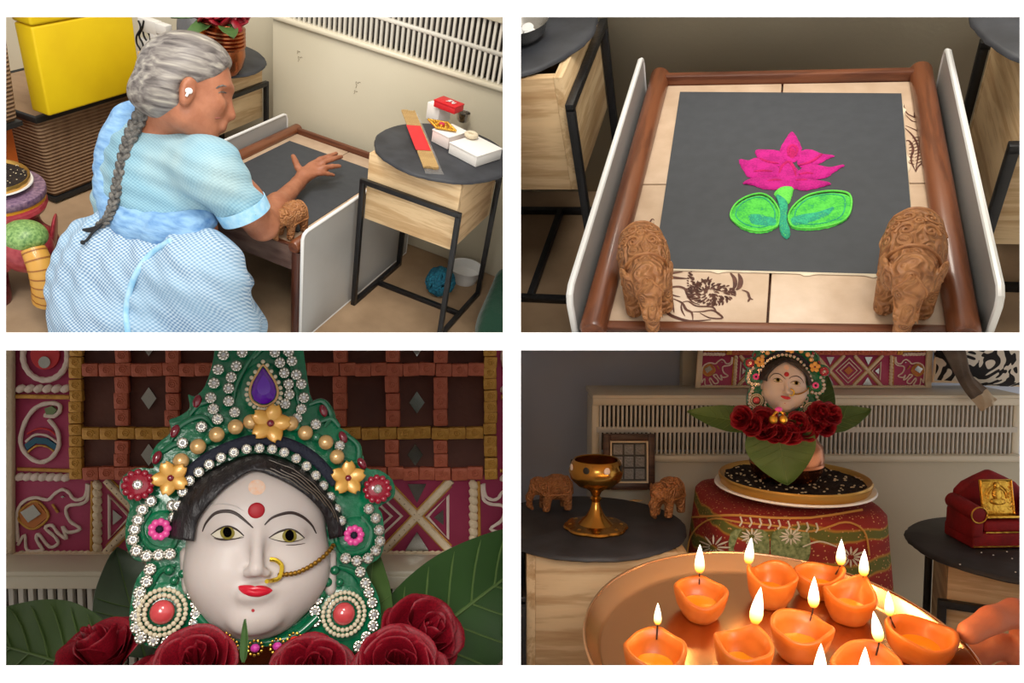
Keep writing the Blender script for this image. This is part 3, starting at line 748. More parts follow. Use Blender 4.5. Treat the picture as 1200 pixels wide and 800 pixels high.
# ---- under the right-hand stand
M_TURQ = mat('turquoise_net', L(24, 120, 146), .8, bump=(150, .9), var=(120, L(10, 78, 104), .2))
c = at(515, 336, z=.03)
g = G()
rng = random.Random(8)
for k in range(26):
    d = Vector((rng.gauss(0, 1), rng.gauss(0, 1), rng.gauss(0, 1))).normalized(); e = d.orthogonal().normalized(); f = d.cross(e)
    g.tube([d*.02+(e*math.cos(q*PI/6)+f*math.sin(q*PI/6))*.030+d*.004*math.sin(q*2+k) for q in range(12)], .0075, 6, closed=True)
tag(g.obj('net_scrubber', M_TURQ, None, M=T(c.x, c.y, .049)), 'turquoise net ball on the floor under the pine stand', 'scrubber')
g = G().lathe([(0, 0), (.05, 0), (.062, .03), (.068, .062), (.072, .066), (.068, .064), (.058, .03), (0, .006)], 36)
tag(g.obj('basin', mat('white_enamel', L(226, 226, 224), .3), None, M=T(.436, .525, 0, s=.72)), 'white round basin on the floor behind the turquoise ball', 'basin')
M_GREEN = mat('dark_green_cloth', L(14, 58, 40), .95, bump=(50, .4), sheen=.3)
def gfold(X, d): return np.maximum(d+.004*np.sin(X[..., 0]*90+X[..., 2]*30), .001-X[..., 2])
tag(solid('green_cloth', [cap(at(580, 372, z=.03), at(592, 330, z=.09), .05, .035), cap(at(575, 392, z=.0), at(600, 380, z=.03), .05, .05)], M_GREEN, k=.03, h=.006, extra=gfold), 'dark green cloth heaped on the floor beside the iron stand', 'cloth')

# ---- copper pot with its wreath on the far slate
M_COPPER = mat('copper', L(196, 122, 82), .25, 1.0, var=(12, L(150, 92, 60), .2))
M_ROSE = mat('dark_red_rose', L(160, 8, 34), .5, var=(30, L(104, 2, 20), .2), bump=(60, .15))
M_LEAF = mat('green_leaf', L(86, 118, 62), .4, var=(20, L(58, 88, 44), .2), bump=(40, .1))
c = at(262, 84, z=ZD); pot = thing('copper_pot', 'ribbed copper pot behind the head of the woman in blue', 'pot', T(c.x, c.y, ZD, s=1.12))
g = G().lathe([(0, 0), (.034, 0), (.046, .018), (.052, .045), (.050, .062)], 40); g.obj('pot_body', M_COPPER, pot)
pr = [(.050, .062)]
for k in range(5): pr += [(.053, .066+k*.009), (.053, .070+k*.009), (.048, .073+k*.009)]
pr += [(.044, .112), (.056, .122), (.054, .124), (0, .12)]
G().lathe(pr, 40).obj('ribbed_neck', M_COPPER, pot)
g = G()
rng = random.Random(3)
for k in range(60):
    a = k*2.4; r = .03+.03*((k*7) % 10)/10; M = Matrix.Translation((r*math.cos(a), r*math.sin(a), .138+.012*math.sin(k*1.7))) @ Euler((rng.uniform(-.8, .8), rng.uniform(-.8, .8), a)).to_matrix().to_4x4()
    g.ball((0, 0, 0), (.018, .015, .005), 10, 6, M)
g.obj('rose_wreath', M_ROSE, pot)
def leaf_mesh(name, ln, wd, bend=.25, cup=.15, m=None, nu=11, nv=15, th=.0007):
    def fn(u, v):
        s = (u-.5)*2; w = wd*math.sin(PI*min(1, v**.78*.97+.03))**.75*(1-.15*v)
        return (s*w/2, v*ln, bend*ln*math.sin(v*1.6)*-.5+cup*wd*abs(s)**1.5*(1-v*.4)+.012*wd*math.sin(v*26)*abs(s))
    g = G().grid(fn, nu, nv)
    return g.mesh(name, m or M_LEAF, solid=th)
for k, (az, el) in enumerate(((3.6, -.1), (4.6, -.2), (2.9, .1), (5.6, 0))):
    put('leaf', leaf_mesh('leaf', .085, .045), pot, T(.03*math.cos(az), .03*math.sin(az), .126, rz=az-PI/2, rx=el))

# ---- baskets, the yellow cube and clutter at the back
def wicker_mat():
    def build(N, K, tc, b):
        sx = N('ShaderNodeSeparateXYZ'); K(tc.outputs['Object'], sx.inputs[0])
        w = []
        for k, f in ((2, 600), (0, 160), (1, 160)):
            m = N('ShaderNodeMath'); m.operation = 'MULTIPLY'; m.inputs[1].default_value = f; K(sx.outputs[k], m.inputs[0])
            s = N('ShaderNodeMath'); s.operation = 'SINE'; K(m.outputs[0], s.inputs[0]); w.append(s)
        n = N('ShaderNodeTexNoise'); n.inputs['Scale'].default_value = 30; K(tc.outputs['Object'], n.inputs['Vector'])
        ad = N('ShaderNodeMath'); ad.operation = 'MULTIPLY_ADD'; ad.inputs[1].default_value = .35; ad.inputs[2].default_value = .3; K(w[0].outputs[0], ad.inputs[0])
        a2 = N('ShaderNodeMath'); a2.operation = 'MULTIPLY_ADD'; a2.inputs[1].default_value = .05; K(w[2].outputs[0], a2.inputs[0]); K(ad.outputs[0], a2.inputs[2])
        a3 = N('ShaderNodeMath'); a3.operation = 'MULTIPLY_ADD'; a3.inputs[1].default_value = .5; K(n.outputs[0], a3.inputs[0]); K(a2.outputs[0], a3.inputs[2])
        r = ramp(N, [(.06, L(88, 62, 44)), (.28, L(128, 98, 72)), (.9, L(158, 128, 98))]); K(a3.outputs[0], r.inputs[0]); K(r.outputs[0], b.inputs['Base Color'])
        bp = N('ShaderNodeBump'); bp.inputs['Strength'].default_value = .8; bp.inputs['Distance'].default_value = .006; K(a3.outputs[0], bp.inputs['Height']); K(bp.outputs[0], b.inputs['Normal'])
    return mat_tex('brown_wicker', build, .8)
M_WICK = wicker_mat()
M_DKMET = mat('black_strip', L(30, 30, 30), .6)
def basket(label, M, sx, sy, h, tap):
    t = thing('wicker_basket', label, 'basket', M)
    v = []
    for z, k in ((.012, tap), (h, 1)): v += [(a*sx/2*k, b*sy/2*k, z) for a, b in ((-1, -1), (1, -1), (1, 1), (-1, 1))]
    G().add(v, [(3, 2, 1, 0), (4, 5, 6, 7), (0, 1, 5, 4), (1, 2, 6, 5), (2, 3, 7, 6), (3, 0, 4, 7)]).obj('woven_body', M_WICK, t, bev=.012, seg=3)
    G().box((0, 0, .006), (sx*tap+.01, sy*tap+.01, .012)).obj('base_strip', M_DKMET, t)
    g = G(); g.tube([(a*sx/2, b*sy/2, h-.008) for a, b in ((-1, -1), (1, -1), (1, 1), (-1, 1))], .011, 8, closed=True); g.obj('rim', M_DKMET, t)
    return t
basket('brown wicker basket under the yellow cube', T(-.86, .30, 0, rz=-.02, ry=-.05), .33, .36, .265, .88)
M_YEL = mat('yellow_fabric', L(240, 208, 8), .6, var=(5, L(226, 190, 4), .3), bump=(260, .06))
yc = thing('storage_cube', 'bright yellow storage cube on the wicker basket', 'storage box', T(-.676, .270, .295, rz=-.03, ry=-.03))
G().box((0, 0, .115), (.062, .322, .23)).obj('cube_body', M_YEL, yc, bev=.006, seg=3)
G().box((0, 0, .266), (.068, .328, .068)).obj('cube_lid', M_YEL, yc, bev=.008, seg=3)
cb = thing('cardboard_box', 'orange box under the wicker basket beside the yellow cube', 'box', T(-.855, -.12, 0))
M_ORNG = mat('orange_card', L(204, 104, 34), .6, var=(9, L(180, 86, 26), .2))
G().box((0, 0, .1385), (.27, .34, .275)).obj('box_body', M_ORNG, cb, bev=.004); G().box((.136, 0, .14), (.002, .34, .03)).obj('tape_strip', M_DKMET, cb)
basket('brown wicker basket standing on the orange box', T(-.825, -.125, .281, rz=.02), .32, .36, .36, .92)
M_GREYB = mat('grey_plastic_bag', L(90, 90, 92), .5, bump=(40, .4))
c = at(214, 50, y=.70); ad = thing('charger_block', 'white charger blocks with cables beside the yellow cube', 'charger', T(-.62, .60, .36))
M_WPL = mat('white_charger', L(226, 224, 220), .4)
for (u, v, w, h) in ((172, 52, 13, 14), (185, 44, 14, 10), (192, 34, 15, 12), (176, 30, 26, 16)):
    p = at(u, v, y=.62); q = 1/380; G().box((0, 0, 0), (w*q, .03, h*q)).obj('charger', M_WPL, ad, bev=.003, M=Matrix.Translation(ad.matrix_world.inverted() @ RM() @ p))
g = G()
for k in range(5):
    p = [at(162+4*k+3*math.sin(j*1.9+k), 24+9*j, y=.60+.004*k) for j in range(6)]
    g.tube([ad.matrix_world.inverted() @ (RM() @ x) for x in catmull(p, 4)], .003, 6)
g.obj('cable', M_TIE, ad)
sh_ = thing('wall_shelf', 'dark low shelf holding the charger blocks behind the woman', 'shelf', T(-.62, .64, 0))
G().box((0, 0, .14), (.13, .10, .28)).obj('shelf_body', M_DKMET, sh_, bev=.004)
p = at(214, 32, y=.64)+Vector((.02, 0, .02))
tag(solid('dark_bag', [ell(p+Vector((0, .02, -.02)), (.05, .04, .06)), ell(p+Vector((.02, .01, -.06)), (.05, .04, .05))], M_GREYB, k=.03, h=.008), 'dark grey bag on the shelf beside the copper pot', 'bag')

# ---- painted elephant stool with the plate of earth
M_MAROON = mat('maroon_lacquer', L(132, 20, 38), .3, var=(60, L(96, 10, 26), .2), coat=.4)
M_OCHRE = mat('ochre_paint', L(206, 152, 62), .4, coat=.3)
M_OCHRED = mat('brown_band_paint', L(150, 96, 40), .4)
M_GREENP = mat('green_dotted_paint', L(58, 106, 46), .4, var=(160, L(150, 184, 110), .1))
M_ORANGEP = mat('orange_paint', L(226, 156, 40), .4)
M_PURPLE = mat('purple_paint', L(70, 46, 84), .45, var=(120, L(150, 120, 140), .1))
M_PATT = mat('maroon_white_scroll', L(136, 20, 40), .35, var=(90, L(168, 66, 72), .05), coat=.3)
c = at(-3, 242, z=.2); stl = thing('elephant_stool', 'painted maroon elephant stool carrying a plate of earth', 'stool', T(c.x, c.y, 0, rz=1.2))
def est(name, pr, m, k=.02, h=.006): return solid(name, pr, m, k=k, h=h, parent=stl)
est('body', [ell((0, .02, .165), (.085, .13, .075)), ell((0, .10, .16), (.08, .07, .075))]+[cap((s*.062, y, .13), (s*.075, y*1.1, .012), .036, .042) for s in (-1, 1) for y in (-.07, .12)], M_MAROON)
est('head', [ell((0, -.150, .165), (.058, .05, .062))], M_PATT)
est('head_cap', [ell((0, -.152, .196), (.05, .048, .036))], M_GREENP)
g = G(); tp = catmull([(0, -.195, .185), (0, -.222, .150), (0, -.232, .105), (0, -.226, .062)], 5); g.tube(tp, [lerp(.026, .034, i/15) for i in range(16)], 16); g.obj('trunk', M_OCHRE, stl)
g = G()
for i in range(1, 15, 2): g.tube([tp[i], lerp(tp[i], tp[i+1], .35)], lerp(.027, .035, i/15), 16)
g.obj('trunk_band', M_OCHRED, stl)
for s in (-1, 1):
    me = G().ball((0, 0, 0), (.008, .05, .062), 16, 10).mesh('ear', M_PATT); put('ear', me, stl, T(s*.068, -.125, .16, rz=-s*.5, ry=s*.2))
G().tube([(.1*math.cos(k*PI/12), .02+.12*math.sin(k*PI/12), .212) for k in range(24)], .012, 8, closed=True).obj('saddle_hem', M_PATT, stl)
for z0, z1, r, m, nm in ((.212, .232, .108, M_ORANGEP, 'seat_band'), (.232, .250, .112, M_PURPLE, 'seat_rim')):
    G().lathe([(0, z0), (r, z0), (r, z1), (0, z1)], 40, T(0, .01, 0)).obj(nm, m, stl, bev=.003)
M_SOIL = mat('dark_soil', L(46, 32, 24), .95, var=(90, L(24, 16, 12), .3), bump=(140, 1.0))
M_SEED = mat('pale_seed', L(214, 196, 160), .7)
M_PLATE = mat('white_plate', L(236, 236, 234), .35)
M_BRASS = mat('brass_rim', L(206, 164, 86), .35, .8)
def soil_plate(label, M, r, seeds=60, seed=1):
    t = thing('soil_plate', label, 'plate', M); rng = random.Random(seed)
    G().lathe([(0, 0), (r*.7, 0), (r, .012), (r*1.04, .014), (r*1.03, .017), (r*.98, .016), (r*.7, .004), (0, .004)], 60).obj('white_dish', M_PLATE, t)
    G().lathe([(r*.80, .010), (r*.95, .014), (r*.985, .028), (r*.97, .031), (r*.93, .029), (r*.9, .024)], 90, None, lambda a, c: 1+(.006*math.sin(72*c) if a in (1, 2) else 0), cap=False).obj('brass_tray', M_BRASS, t)
    def fn(u, v):
        q = v*r*.92; a = u*2*PI; return (q*math.cos(a), q*math.sin(a), .024+.003*math.sin(q*190+3*a)*math.cos(a*7+q*90)+.002*math.sin(a*23+q*300))
    G().grid(fn, 48, 16, wrap=True).obj('soil', M_SOIL, t)
    g = G()
    for k in range(seeds):
        a = rng.uniform(0, 2*PI); q = r*.88*math.sqrt(rng.random()); g.ball((0, 0, 0), (r*.022, r*.012, r*.010), 6, 4, T(q*math.cos(a), q*math.sin(a), .0275, rz=rng.uniform(0, 3)))
    o = g.obj('scattered_seed', M_SEED, t); o['kind'] = 'stuff'
    return t
soil_plate('white plate of dark earth on the painted elephant stool', stl.matrix_world and RM().inverted() @ stl.matrix_world @ T(0, .01, .2505), .085, 60, 5)

# ================================================================== PLACE 2: the finished lotus on the tiled table
room(2)
W2, D2, H2, S2 = .42, .5415, .336, .0514
g = G().box((0, .0, -.01), (3.2, 1.8, .02)); struct(g.obj('floor', M_FLOOR), 'brown floor beneath the iron stands')
YW2 = .72
M_WALL2 = mat('warm_grey_wall', L(204, 195, 172), .6, var=(3, L(195, 186, 162), .2), bump=(160, .03))
g = G().box((0, YW2+.02, .6), (3.2, .04, 1.4)); struct(g.obj('wall_back', M_WALL2), 'plain grey wall behind the tiled table')
t2, tiles2 = tile_table('tiled low table bearing the powder lotus', W2, D2, H2, S2, ypanel=-.0)
def warp(p, a=.055): return Vector((p.x, p.y+a*p.x*(1-2*p.y/D2), p.z))      # table bent into a trapezoid, one side lengthened, to fit the view's perspective
bpy.context.view_layer.update()
for o in t2.children_recursive:
    me = o.data = o.data.copy(); A = RM().inverted() @ o.matrix_world; B = A.inverted()
    for v in me.vertices: v.co = B @ warp(A @ v.co)
bpy.context.view_layer.update(); TI = [t.matrix_world.inverted() @ RM() for t in tiles2]
# printed chestnut and leaves on the tiles (brown print lying on the glaze)
def crop(o, k, pts): return [(o[0]+x/k, o[1]+y/k) for x, y in pts]
def on_table(pts, z=H2): return [at(u, v, z=z) for u, v in pts]
def print_on(name, tile, strokes):
    g = G()
    for w0, w1, pts in strokes: ribbon(g, [(p.x, p.y) for p in on_table(pts)], w0, w1, H2+.0006)
    o = g.obj(name, M_INK, tiles2[tile], sharp=3); o.matrix_basis = TI[tile]; return o
C8 = lambda *p: crop((760, 300), 7.5, p)
st = [(.0006, .0022, C8((90, 285), (130, 300), (180, 280), (260, 270), (320, 290), (340, 340), (380, 400), (450, 430))), (.0006, .003, C8((125, 300), (120, 360), (130, 440), (180, 510), (250, 545), (350, 572), (450, 570), (550, 560))),
      (.0004, .0022, C8((200, 370), (290, 410), (330, 470), (380, 500), (390, 570))), (.0004, .0018, C8((380, 490), (470, 490), (570, 480), (650, 545), (540, 545), (450, 500))), (.0004, .0016, C8((290, 410), (350, 400), (420, 440), (560, 450), (600, 500), (650, 540))),
      (.0004, .0016, C8((210, 380), (215, 440), (225, 500))), (.0004, .0014, C8((290, 415), (290, 470), (320, 530))), (.0004, .0014, C8((190, 330), (230, 350), (280, 360))),
      (.0005, .003, C8((110, 210), (170, 185), (260, 195), (345, 200))), (.0005, .0028, C8((110, 200), (140, 160), (220, 150), (300, 140))), (.0005, .002, C8((820, 300), (870, 320), (890, 370), (920, 385))), (.0004, .0018, C8((890, 370), (875, 405))),
      (.001, .0034, C8((720, 150), (755, 200), (760, 260), (740, 300))), (.001, .004, C8((790, 155), (810, 210), (800, 270), (770, 300)))]
rng = random.Random(11)
for k in range(150):                                                  # spiny husk
    a = rng.uniform(0, 2*PI); q = math.sqrt(rng.random()); cx, cy = 545+185*q*math.cos(a), 320+95*q*math.sin(a)
    if cy < 150+.25*(cx-350) and cx > 480: continue
    d = a+rng.uniform(-.5, .5); l = rng.uniform(26, 60)
    st.append((.0003, .0018, C8((cx, cy), (cx+l*.5*math.cos(d), cy+l*.4*math.sin(d)), (cx+l*math.cos(d+.3), cy+l*.8*math.sin(d+.3)))))
for k in range(40):
    a = 1.3+k*.11; cx, cy = 590+235*math.cos(a), 230+190*math.sin(a)
    st.append((.0003, .0015, C8((cx, cy), (cx+22*math.cos(a+.5), cy+22*math.sin(a+.5)))))
for k in range(30):
    cx = 345+k*3+rng.uniform(-8, 20); cy = 150+k*7
    st.append((.0004, .002, C8((cx, cy), (cx+25, cy+rng.uniform(-10, 20)))))
print_on('printed_chestnut', 0, st)
CR = lambda *p: crop((1020, 15), 4.0, p)
st = [(.0005, .0022, CR((165, 530), (220, 555), (260, 590), (278, 640), (260, 690), (225, 720), (212, 748))), (.0004, .002, CR((150, 610), (180, 600), (200, 640), (190, 690), (212, 745))), (.0004, .0018, CR((160, 540), (200, 580), (225, 640), (212, 740))),
      (.0004, .0016, CR((155, 430), (170, 470), (205, 490), (238, 505), (200, 510), (165, 480))), (.0004, .0014, CR((205, 490), (208, 460)))]
for k in range(9): st.append((.0003, .0013, CR((195+k*2, 590+k*15), (225+k*2, 585+k*14), (262-k*3, 610+k*12))))
for k in range(7): st.append((.0003, .0012, CR((200+k, 610+k*17), (180, 620+k*14))))
print_on('printed_leaf', 3, st)
CL = lambda *p: crop((600, 200), 4.105, p)
st = [(.0004, .0018, CL((580, 335), (620, 300), (650, 275), (672, 235), (685, 240))), (.0004, .0018, CL((600, 340), (640, 325), (672, 300), (682, 250)))]
for k in range(6): st.append((.0003, .0014, CL((605+k*12, 330-k*12), (625+k*10, 320-k*9), (640+k*7, 325-k*12))))
print_on('printed_leaf_tip', 0, st)

# charcoal paper
q = [at(u, v, z=H2) for u, v in ((766, 316), (1073, 324), (1056, 111), (797, 109))]
xl, xr, yb, yt = (q[0].x+q[3].x)/2, (q[1].x+q[2].x)/2, (q[0].y+q[1].y)/2, (q[2].y+q[3].y)/2
ps = thing('paper_sheet', 'charcoal paper sheet carrying the pink and green lotus', 'paper', T(0, 0, H2+.0016))
G().prism([(p.x, p.y) for p in q], -.0008, .0008).obj('sheet', M_PAPER, ps, sharp=.3)
rng = random.Random(2)
def torn(pts):
    g = G(); v = []
    n = len(pts)
    for i, (x, y, a) in enumerate(pts): v += [(x, y, -.0006), (x, y, .0012), (x+a[0], y+a[1], -.0006)]
    f = []
    for i in range(n-1): b = 3*i; f += [(b, b+1, b+4, b+3), (b+1, b+2, b+5, b+4), (b+2, b, b+3, b+5)]
    g.add(v, f+[(0, 2, 1), (3*n-3, 3*n-2, 3*n-1)]); return g
torn([(lerp(q[0].x, q[1].x, i/60), lerp(q[0].y, q[1].y, i/60)-.0002, (0, -.0014-.0034*max(0, math.sin(i*.9)+math.sin(i*.37+1)-.6)*rng.random())) for i in range(61)]).obj('torn_edge', M_TORN, ps)
torn([(lerp(q[1].x, q[2].x, .2+i/55)+.0002, lerp(q[1].y, q[2].y, .2+i/55), (.001+.0036*max(0, math.sin(i*.7)+math.sin(i*.31+2)-.4)*rng.random(), 0)) for i in range(41)]).obj('torn_edge', M_TORN, ps)

# powder lotus
def powder_mat(name, c1, c2, c3=None):
    def build(N, K, tc, b):
        n = N('ShaderNodeTexNoise'); n.inputs['Scale'].default_value = 420; n.inputs['Detail'].default_value = 3; K(tc.outputs['Object'], n.inputs['Vector'])
        n2 = N('ShaderNodeTexNoise'); n2.inputs['Scale'].default_value = 60; n2.inputs['Detail'].default_value = 6; K(tc.outputs['Object'], n2.inputs['Vector'])
        ad = N('ShaderNodeMath'); ad.operation = 'ADD'; K(n.outputs[0], ad.inputs[0]); K(n2.outputs[0], ad.inputs[1])
        h = N('ShaderNodeMath'); h.operation = 'MULTIPLY'; h.inputs[1].default_value = .5; K(ad.outputs[0], h.inputs[0])
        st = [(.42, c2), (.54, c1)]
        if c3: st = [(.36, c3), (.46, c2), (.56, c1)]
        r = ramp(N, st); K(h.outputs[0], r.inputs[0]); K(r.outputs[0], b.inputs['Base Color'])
        bp = N('ShaderNodeBump'); bp.inputs['Strength'].default_value = .8; bp.inputs['Distance'].default_value = .002; K(h.outputs[0], bp.inputs['Height']); K(bp.outputs[0], b.inputs['Normal'])
    return mat_tex(name, build, .95)
M_PINKP = powder_mat('magenta_powder', L(194, 24, 132), L(166, 12, 112))
M_DKPINK = powder_mat('crimson_powder', L(196, 16, 104), L(166, 8, 84))
M_GRN = powder_mat('green_powder', L(90, 208, 76), L(70, 188, 66), L(48, 160, 94))
M_GRNL = powder_mat('bright_green_powder', L(110, 220, 84), L(90, 204, 74))
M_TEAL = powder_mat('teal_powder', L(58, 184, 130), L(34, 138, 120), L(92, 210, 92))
lot = thing('powder_lotus', 'pink powder lotus with green leaves drawn on charcoal paper', 'rangoli', T(0, 0, H2+.0030))
C5 = lambda *p: crop((830, 140), 5.0, p)
def heap(name, pts, m, h=.0016, inset=.0022, seed=0, jag=.0007):
    rng = random.Random(seed); P = [at(u, v, z=H2+.002) for u, v in pts]; P = catmull([(p.x, p.y, 0) for p in P], 7, closed=True); n = len(P)
    c = sum(P, Vector())/n
    out = [p+Vector((rng.uniform(-jag, jag), rng.uniform(-jag, jag), 0)) for p in P]
    inn = [p+(c-p).normalized()*min(inset, (c-p).length*.4) for p in P]; mid = [lerp(c, p, .5) for p in P]
    v = [(p.x, p.y, 0) for p in out]+[(p.x, p.y, h) for p in inn]+[(p.x, p.y, h*1.05) for p in mid]+[(c.x, c.y, h)]
    f = []
    for k in range(3):
        for a in range(n):
            b = (a+1) % n
            f.append((k*n+a, k*n+b, (k+1)*n+b, (k+1)*n+a) if k < 2 else (2*n+a, 2*n+b, 3*n))
    g = G().add(v, f)
    ar = sum(P[a].x*P[(a+1) % n].y-P[(a+1) % n].x*P[a].y for a in range(n))
    if ar < 0: g.f = [q[::-1] for q in g.f]
    return g.obj(name, m, lot, sharp=3)
for i, p in enumerate((((275, 185), (330, 180), (420, 190), (450, 250), (420, 280), (340, 258), (285, 225)), ((180, 240), (230, 245), (290, 230), (400, 275), (430, 330), (340, 345), (240, 345), (200, 295)),
                       ((200, 378), (250, 352), (340, 345), (440, 350), (480, 400), (420, 415), (330, 412), (260, 390)), ((545, 190), (600, 180), (670, 205), (740, 218), (690, 240), (640, 270), (570, 290), (520, 262)),
                       ((530, 300), (620, 270), (720, 285), (800, 272), (740, 310), (690, 345), (600, 360), (530, 340)), ((505, 400), (540, 352), (640, 362), (720, 382), (640, 405), (560, 422)),
                       ((490, 75), (540, 150), (545, 195), (520, 245), (485, 255), (440, 240), (418, 190), (440, 140)), ((470, 250), (515, 285), (540, 340), (515, 408), (455, 408), (410, 360), (405, 300), (435, 265)))):
    heap('petal', C5(*p), M_PINKP, .0016+.0004*(i % 3), seed=i)
g0 = lambda pts, w: [C5(*pts), w]
def stroke(name, pts, w, m, z):
    g = G(); P = on_table(C5(*pts)); g.tube(catmull([(p.x, p.y, z) for p in P], 5), [w*(.35+.65*math.sin(PI*(k+.5)/((len(P)-1)*5+1))) for k in range((len(P)-1)*5+1)], 8, flat=.45, up=(0, 0, 1)); g.obj(name, m, lot)
for p in (((265, 322), (320, 318), (375, 322)), ((300, 245), (350, 265), (412, 275)), ((525, 285), (600, 265), (665, 220)), ((345, 378), (390, 372), (430, 375)), ((530, 340), (570, 332), (615, 335)), ((510, 372), (545, 372), (580, 372)), ((415, 330), (432, 290), (470, 265), (500, 300), (512, 350)), ((468, 230), (468, 190), (492, 168), (520, 190), (510, 232))):
    stroke('petal_vein', p, .0024, M_DKPINK, .0022)
heap('vein_core', C5((470, 190), (492, 172), (515, 195), (508, 232), (488, 240), (470, 225)), M_DKPINK, .0026, seed=31)
LL = C5((130, 575), (160, 510), (230, 465), (310, 450), (370, 480), (410, 540), (415, 590), (400, 640), (320, 670), (230, 660), (160, 620))
RL = C5((470, 580), (500, 520), (570, 465), (660, 440), (750, 435), (825, 455), (835, 530), (800, 600), (700, 640), (580, 655), (490, 640))
for i, q in enumerate((LL, RL)):
    heap('leaf', q, M_GRN, .0015, seed=40+i)
    P = on_table(q); g = G(); g.tube(catmull([(p.x, p.y, .0015) for p in P], 5, closed=True), .0013, 6, closed=True); g.obj('leaf_outline', M_GRNL, lot)
    c = sum(P, Vector())/len(P); g = G(); g.tube(catmull([(lerp(c, p, .8).x, lerp(c, p, .8).y, .0016) for p in P], 5, closed=True), .0008, 6, closed=True); g.obj('leaf_ring', M_TEAL, lot)
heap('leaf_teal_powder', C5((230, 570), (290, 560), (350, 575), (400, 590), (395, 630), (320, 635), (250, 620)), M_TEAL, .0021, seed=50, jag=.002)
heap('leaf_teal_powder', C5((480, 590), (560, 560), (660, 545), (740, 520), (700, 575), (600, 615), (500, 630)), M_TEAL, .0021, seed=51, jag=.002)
heap('stem_top', C5((385, 435), (420, 405), (470, 398), (500, 410), (488, 460), (470, 500), (440, 490), (410, 470)), M_GRNL, .0026, seed=52)
heap('stem', C5((395, 450), (430, 460), (465, 500), (462, 600), (480, 670), (462, 705), (430, 680), (412, 620), (415, 520)), M_TEAL, .0029, seed=53)

# elephants guarding the front corners
p = at(738, 372, z=H2); elephant('carved elephant with a swirled saddle beside the printed chestnut', T(-.138, p.y+.030, H2+.0045, rz=.25), 'carved elephants on the lotus table', scale=.097)
p = at(1100, 376, z=H2); elephant('carved elephant on the plain tile corner of the lotus table', T(.140, p.y+.030, H2+.0045, rz=-.12), 'carved elephants on the lotus table', scale=.103)

# iron stands at both sides
slate_table('pine box in an iron stand beneath the steel bowl', T(-.432, .508, 0, rz=PI/2), w=.27, d=.27, zbar=.405, zb=(.25, .448))
slate_disc('round slate under the steel bowl', T(-.44, .522, .4485), .160)
slate_table('pine box in an iron stand beside the plain tile corner', T(.422, .448, 0), w=.29, d=.27, zbar=.36, zb=(.20, .448))
slate_disc('round slate on the stand beside the plain tile corner', T(.402, .465, .4485), .175)
c = at(614, 46, z=.46); bl = thing('steel_bowl', 'steel bowl of white tablets on the slate', 'bowl', T(c.x, c.y, .459))
G().lathe([(0, 0), (.024, 0), (.036, .012), (.042, .028), (.0435, .029), (.041, .027), (.034, .012), (.022, .004), (0, .003)], 40).obj('bowl_body', M_STEEL, bl)
me = G().lathe([(0, 0), (.009, 0), (.010, .002), (.009, .004), (0, .004)], 20).mesh('tablet', M_BUD)
for x, y, z, r in ((.010, .006, .006, .2), (-.004, -.008, .007, -.3), (-.012, .010, .007, .4), (.004, .016, .010, .3), (.016, -.012, .010, -.4)): put('tablet', me, bl, T(x, y, z, rx=r))
c = at(1192, 262, z=0.03)
g = G()
rng = random.Random(18)
for k in range(26):
    d = Vector((rng.gauss(0, 1), rng.gauss(0, 1), rng.gauss(0, 1))).normalized(); e = d.orthogonal().normalized(); f = d.cross(e)
    g.tube([d*.02+(e*math.cos(q*PI/6)+f*math.sin(q*PI/6))*.030+d*.004*math.sin(q*2+k) for q in range(12)], .0075, 6, closed=True)
tag(g.obj('net_scrubber', M_TURQ, None, M=T(c.x, c.y, .049)), 'turquoise net ball under the stand beside the plain tile corner', 'scrubber')

# ================================================================== PLACE 3: the jewelled goddess face
room(3)
M_WALL3 = mat('cream_plaster', L(216, 200, 172), .7, var=(4, L(204, 186, 158), .2))
YT = 1.10
g = G().box((-.62, YT+.06, .72), (1.3, .04, 1.3)); struct(g.obj('wall_back', M_WALL3), 'cream wall behind the relief panel')
YR = 1.02
zt, zc = at(60, 690, y=YR).z, at(60, 667, y=YR).z
radiator('cream radiator ledge with dark slots under the relief panel', -1.1, -.004, YR, (zt-.16, zt, zc-.0085), .01355, .0078, back=YT-YR-.011, zbot=zt-.3, rows=[(zt-.16, zt)])

# ---- clay relief panel
M_MAG = mat('magenta_paint', L(190, 72, 110), .6, var=(12, L(174, 58, 96), .3), bump=(60, .08))
M_BROWN = mat('brown_clay', L(104, 60, 46), .7, var=(14, L(82, 44, 34), .3), bump=(40, .15))
M_CLAYW = mat('white_clay', L(238, 218, 204), .65, bump=(140, .3))
M_CLAYC = mat('cream_clay', L(236, 214, 180), .65, bump=(160, .35))
M_CPPR = mat('copper_clay', L(204, 112, 82), .5, var=(60, L(180, 88, 62), .3), bump=(150, .3), metal=.15)
M_GLDC = mat('gold_clay', L(216, 162, 72), .42, var=(60, L(186, 128, 48), .3), bump=(150, .3), metal=.25)
M_MIRR = mat('mirror_glass', L(170, 170, 164), .22, 1.0)
M_TEALP = mat('teal_paint', L(38, 96, 120), .6); M_REDP = mat('red_paint', L(206, 40, 46), .5); M_ORP = mat('burnt_orange', L(206, 122, 58), .6); M_GRP = mat('sage_paint', L(120, 140, 92), .6)
tap = thing('relief_panel', 'magenta clay relief panel with mirrors behind the large jewelled face', 'wall panel', T(at(335, 650, y=YT)))
TPI = tap.matrix_world.inverted()
def tp(u, v, h=0): p = at(u, v, y=YT); p.y -= h; return TPI @ p
PX = (tp(301, 550)-tp(300, 550)).length
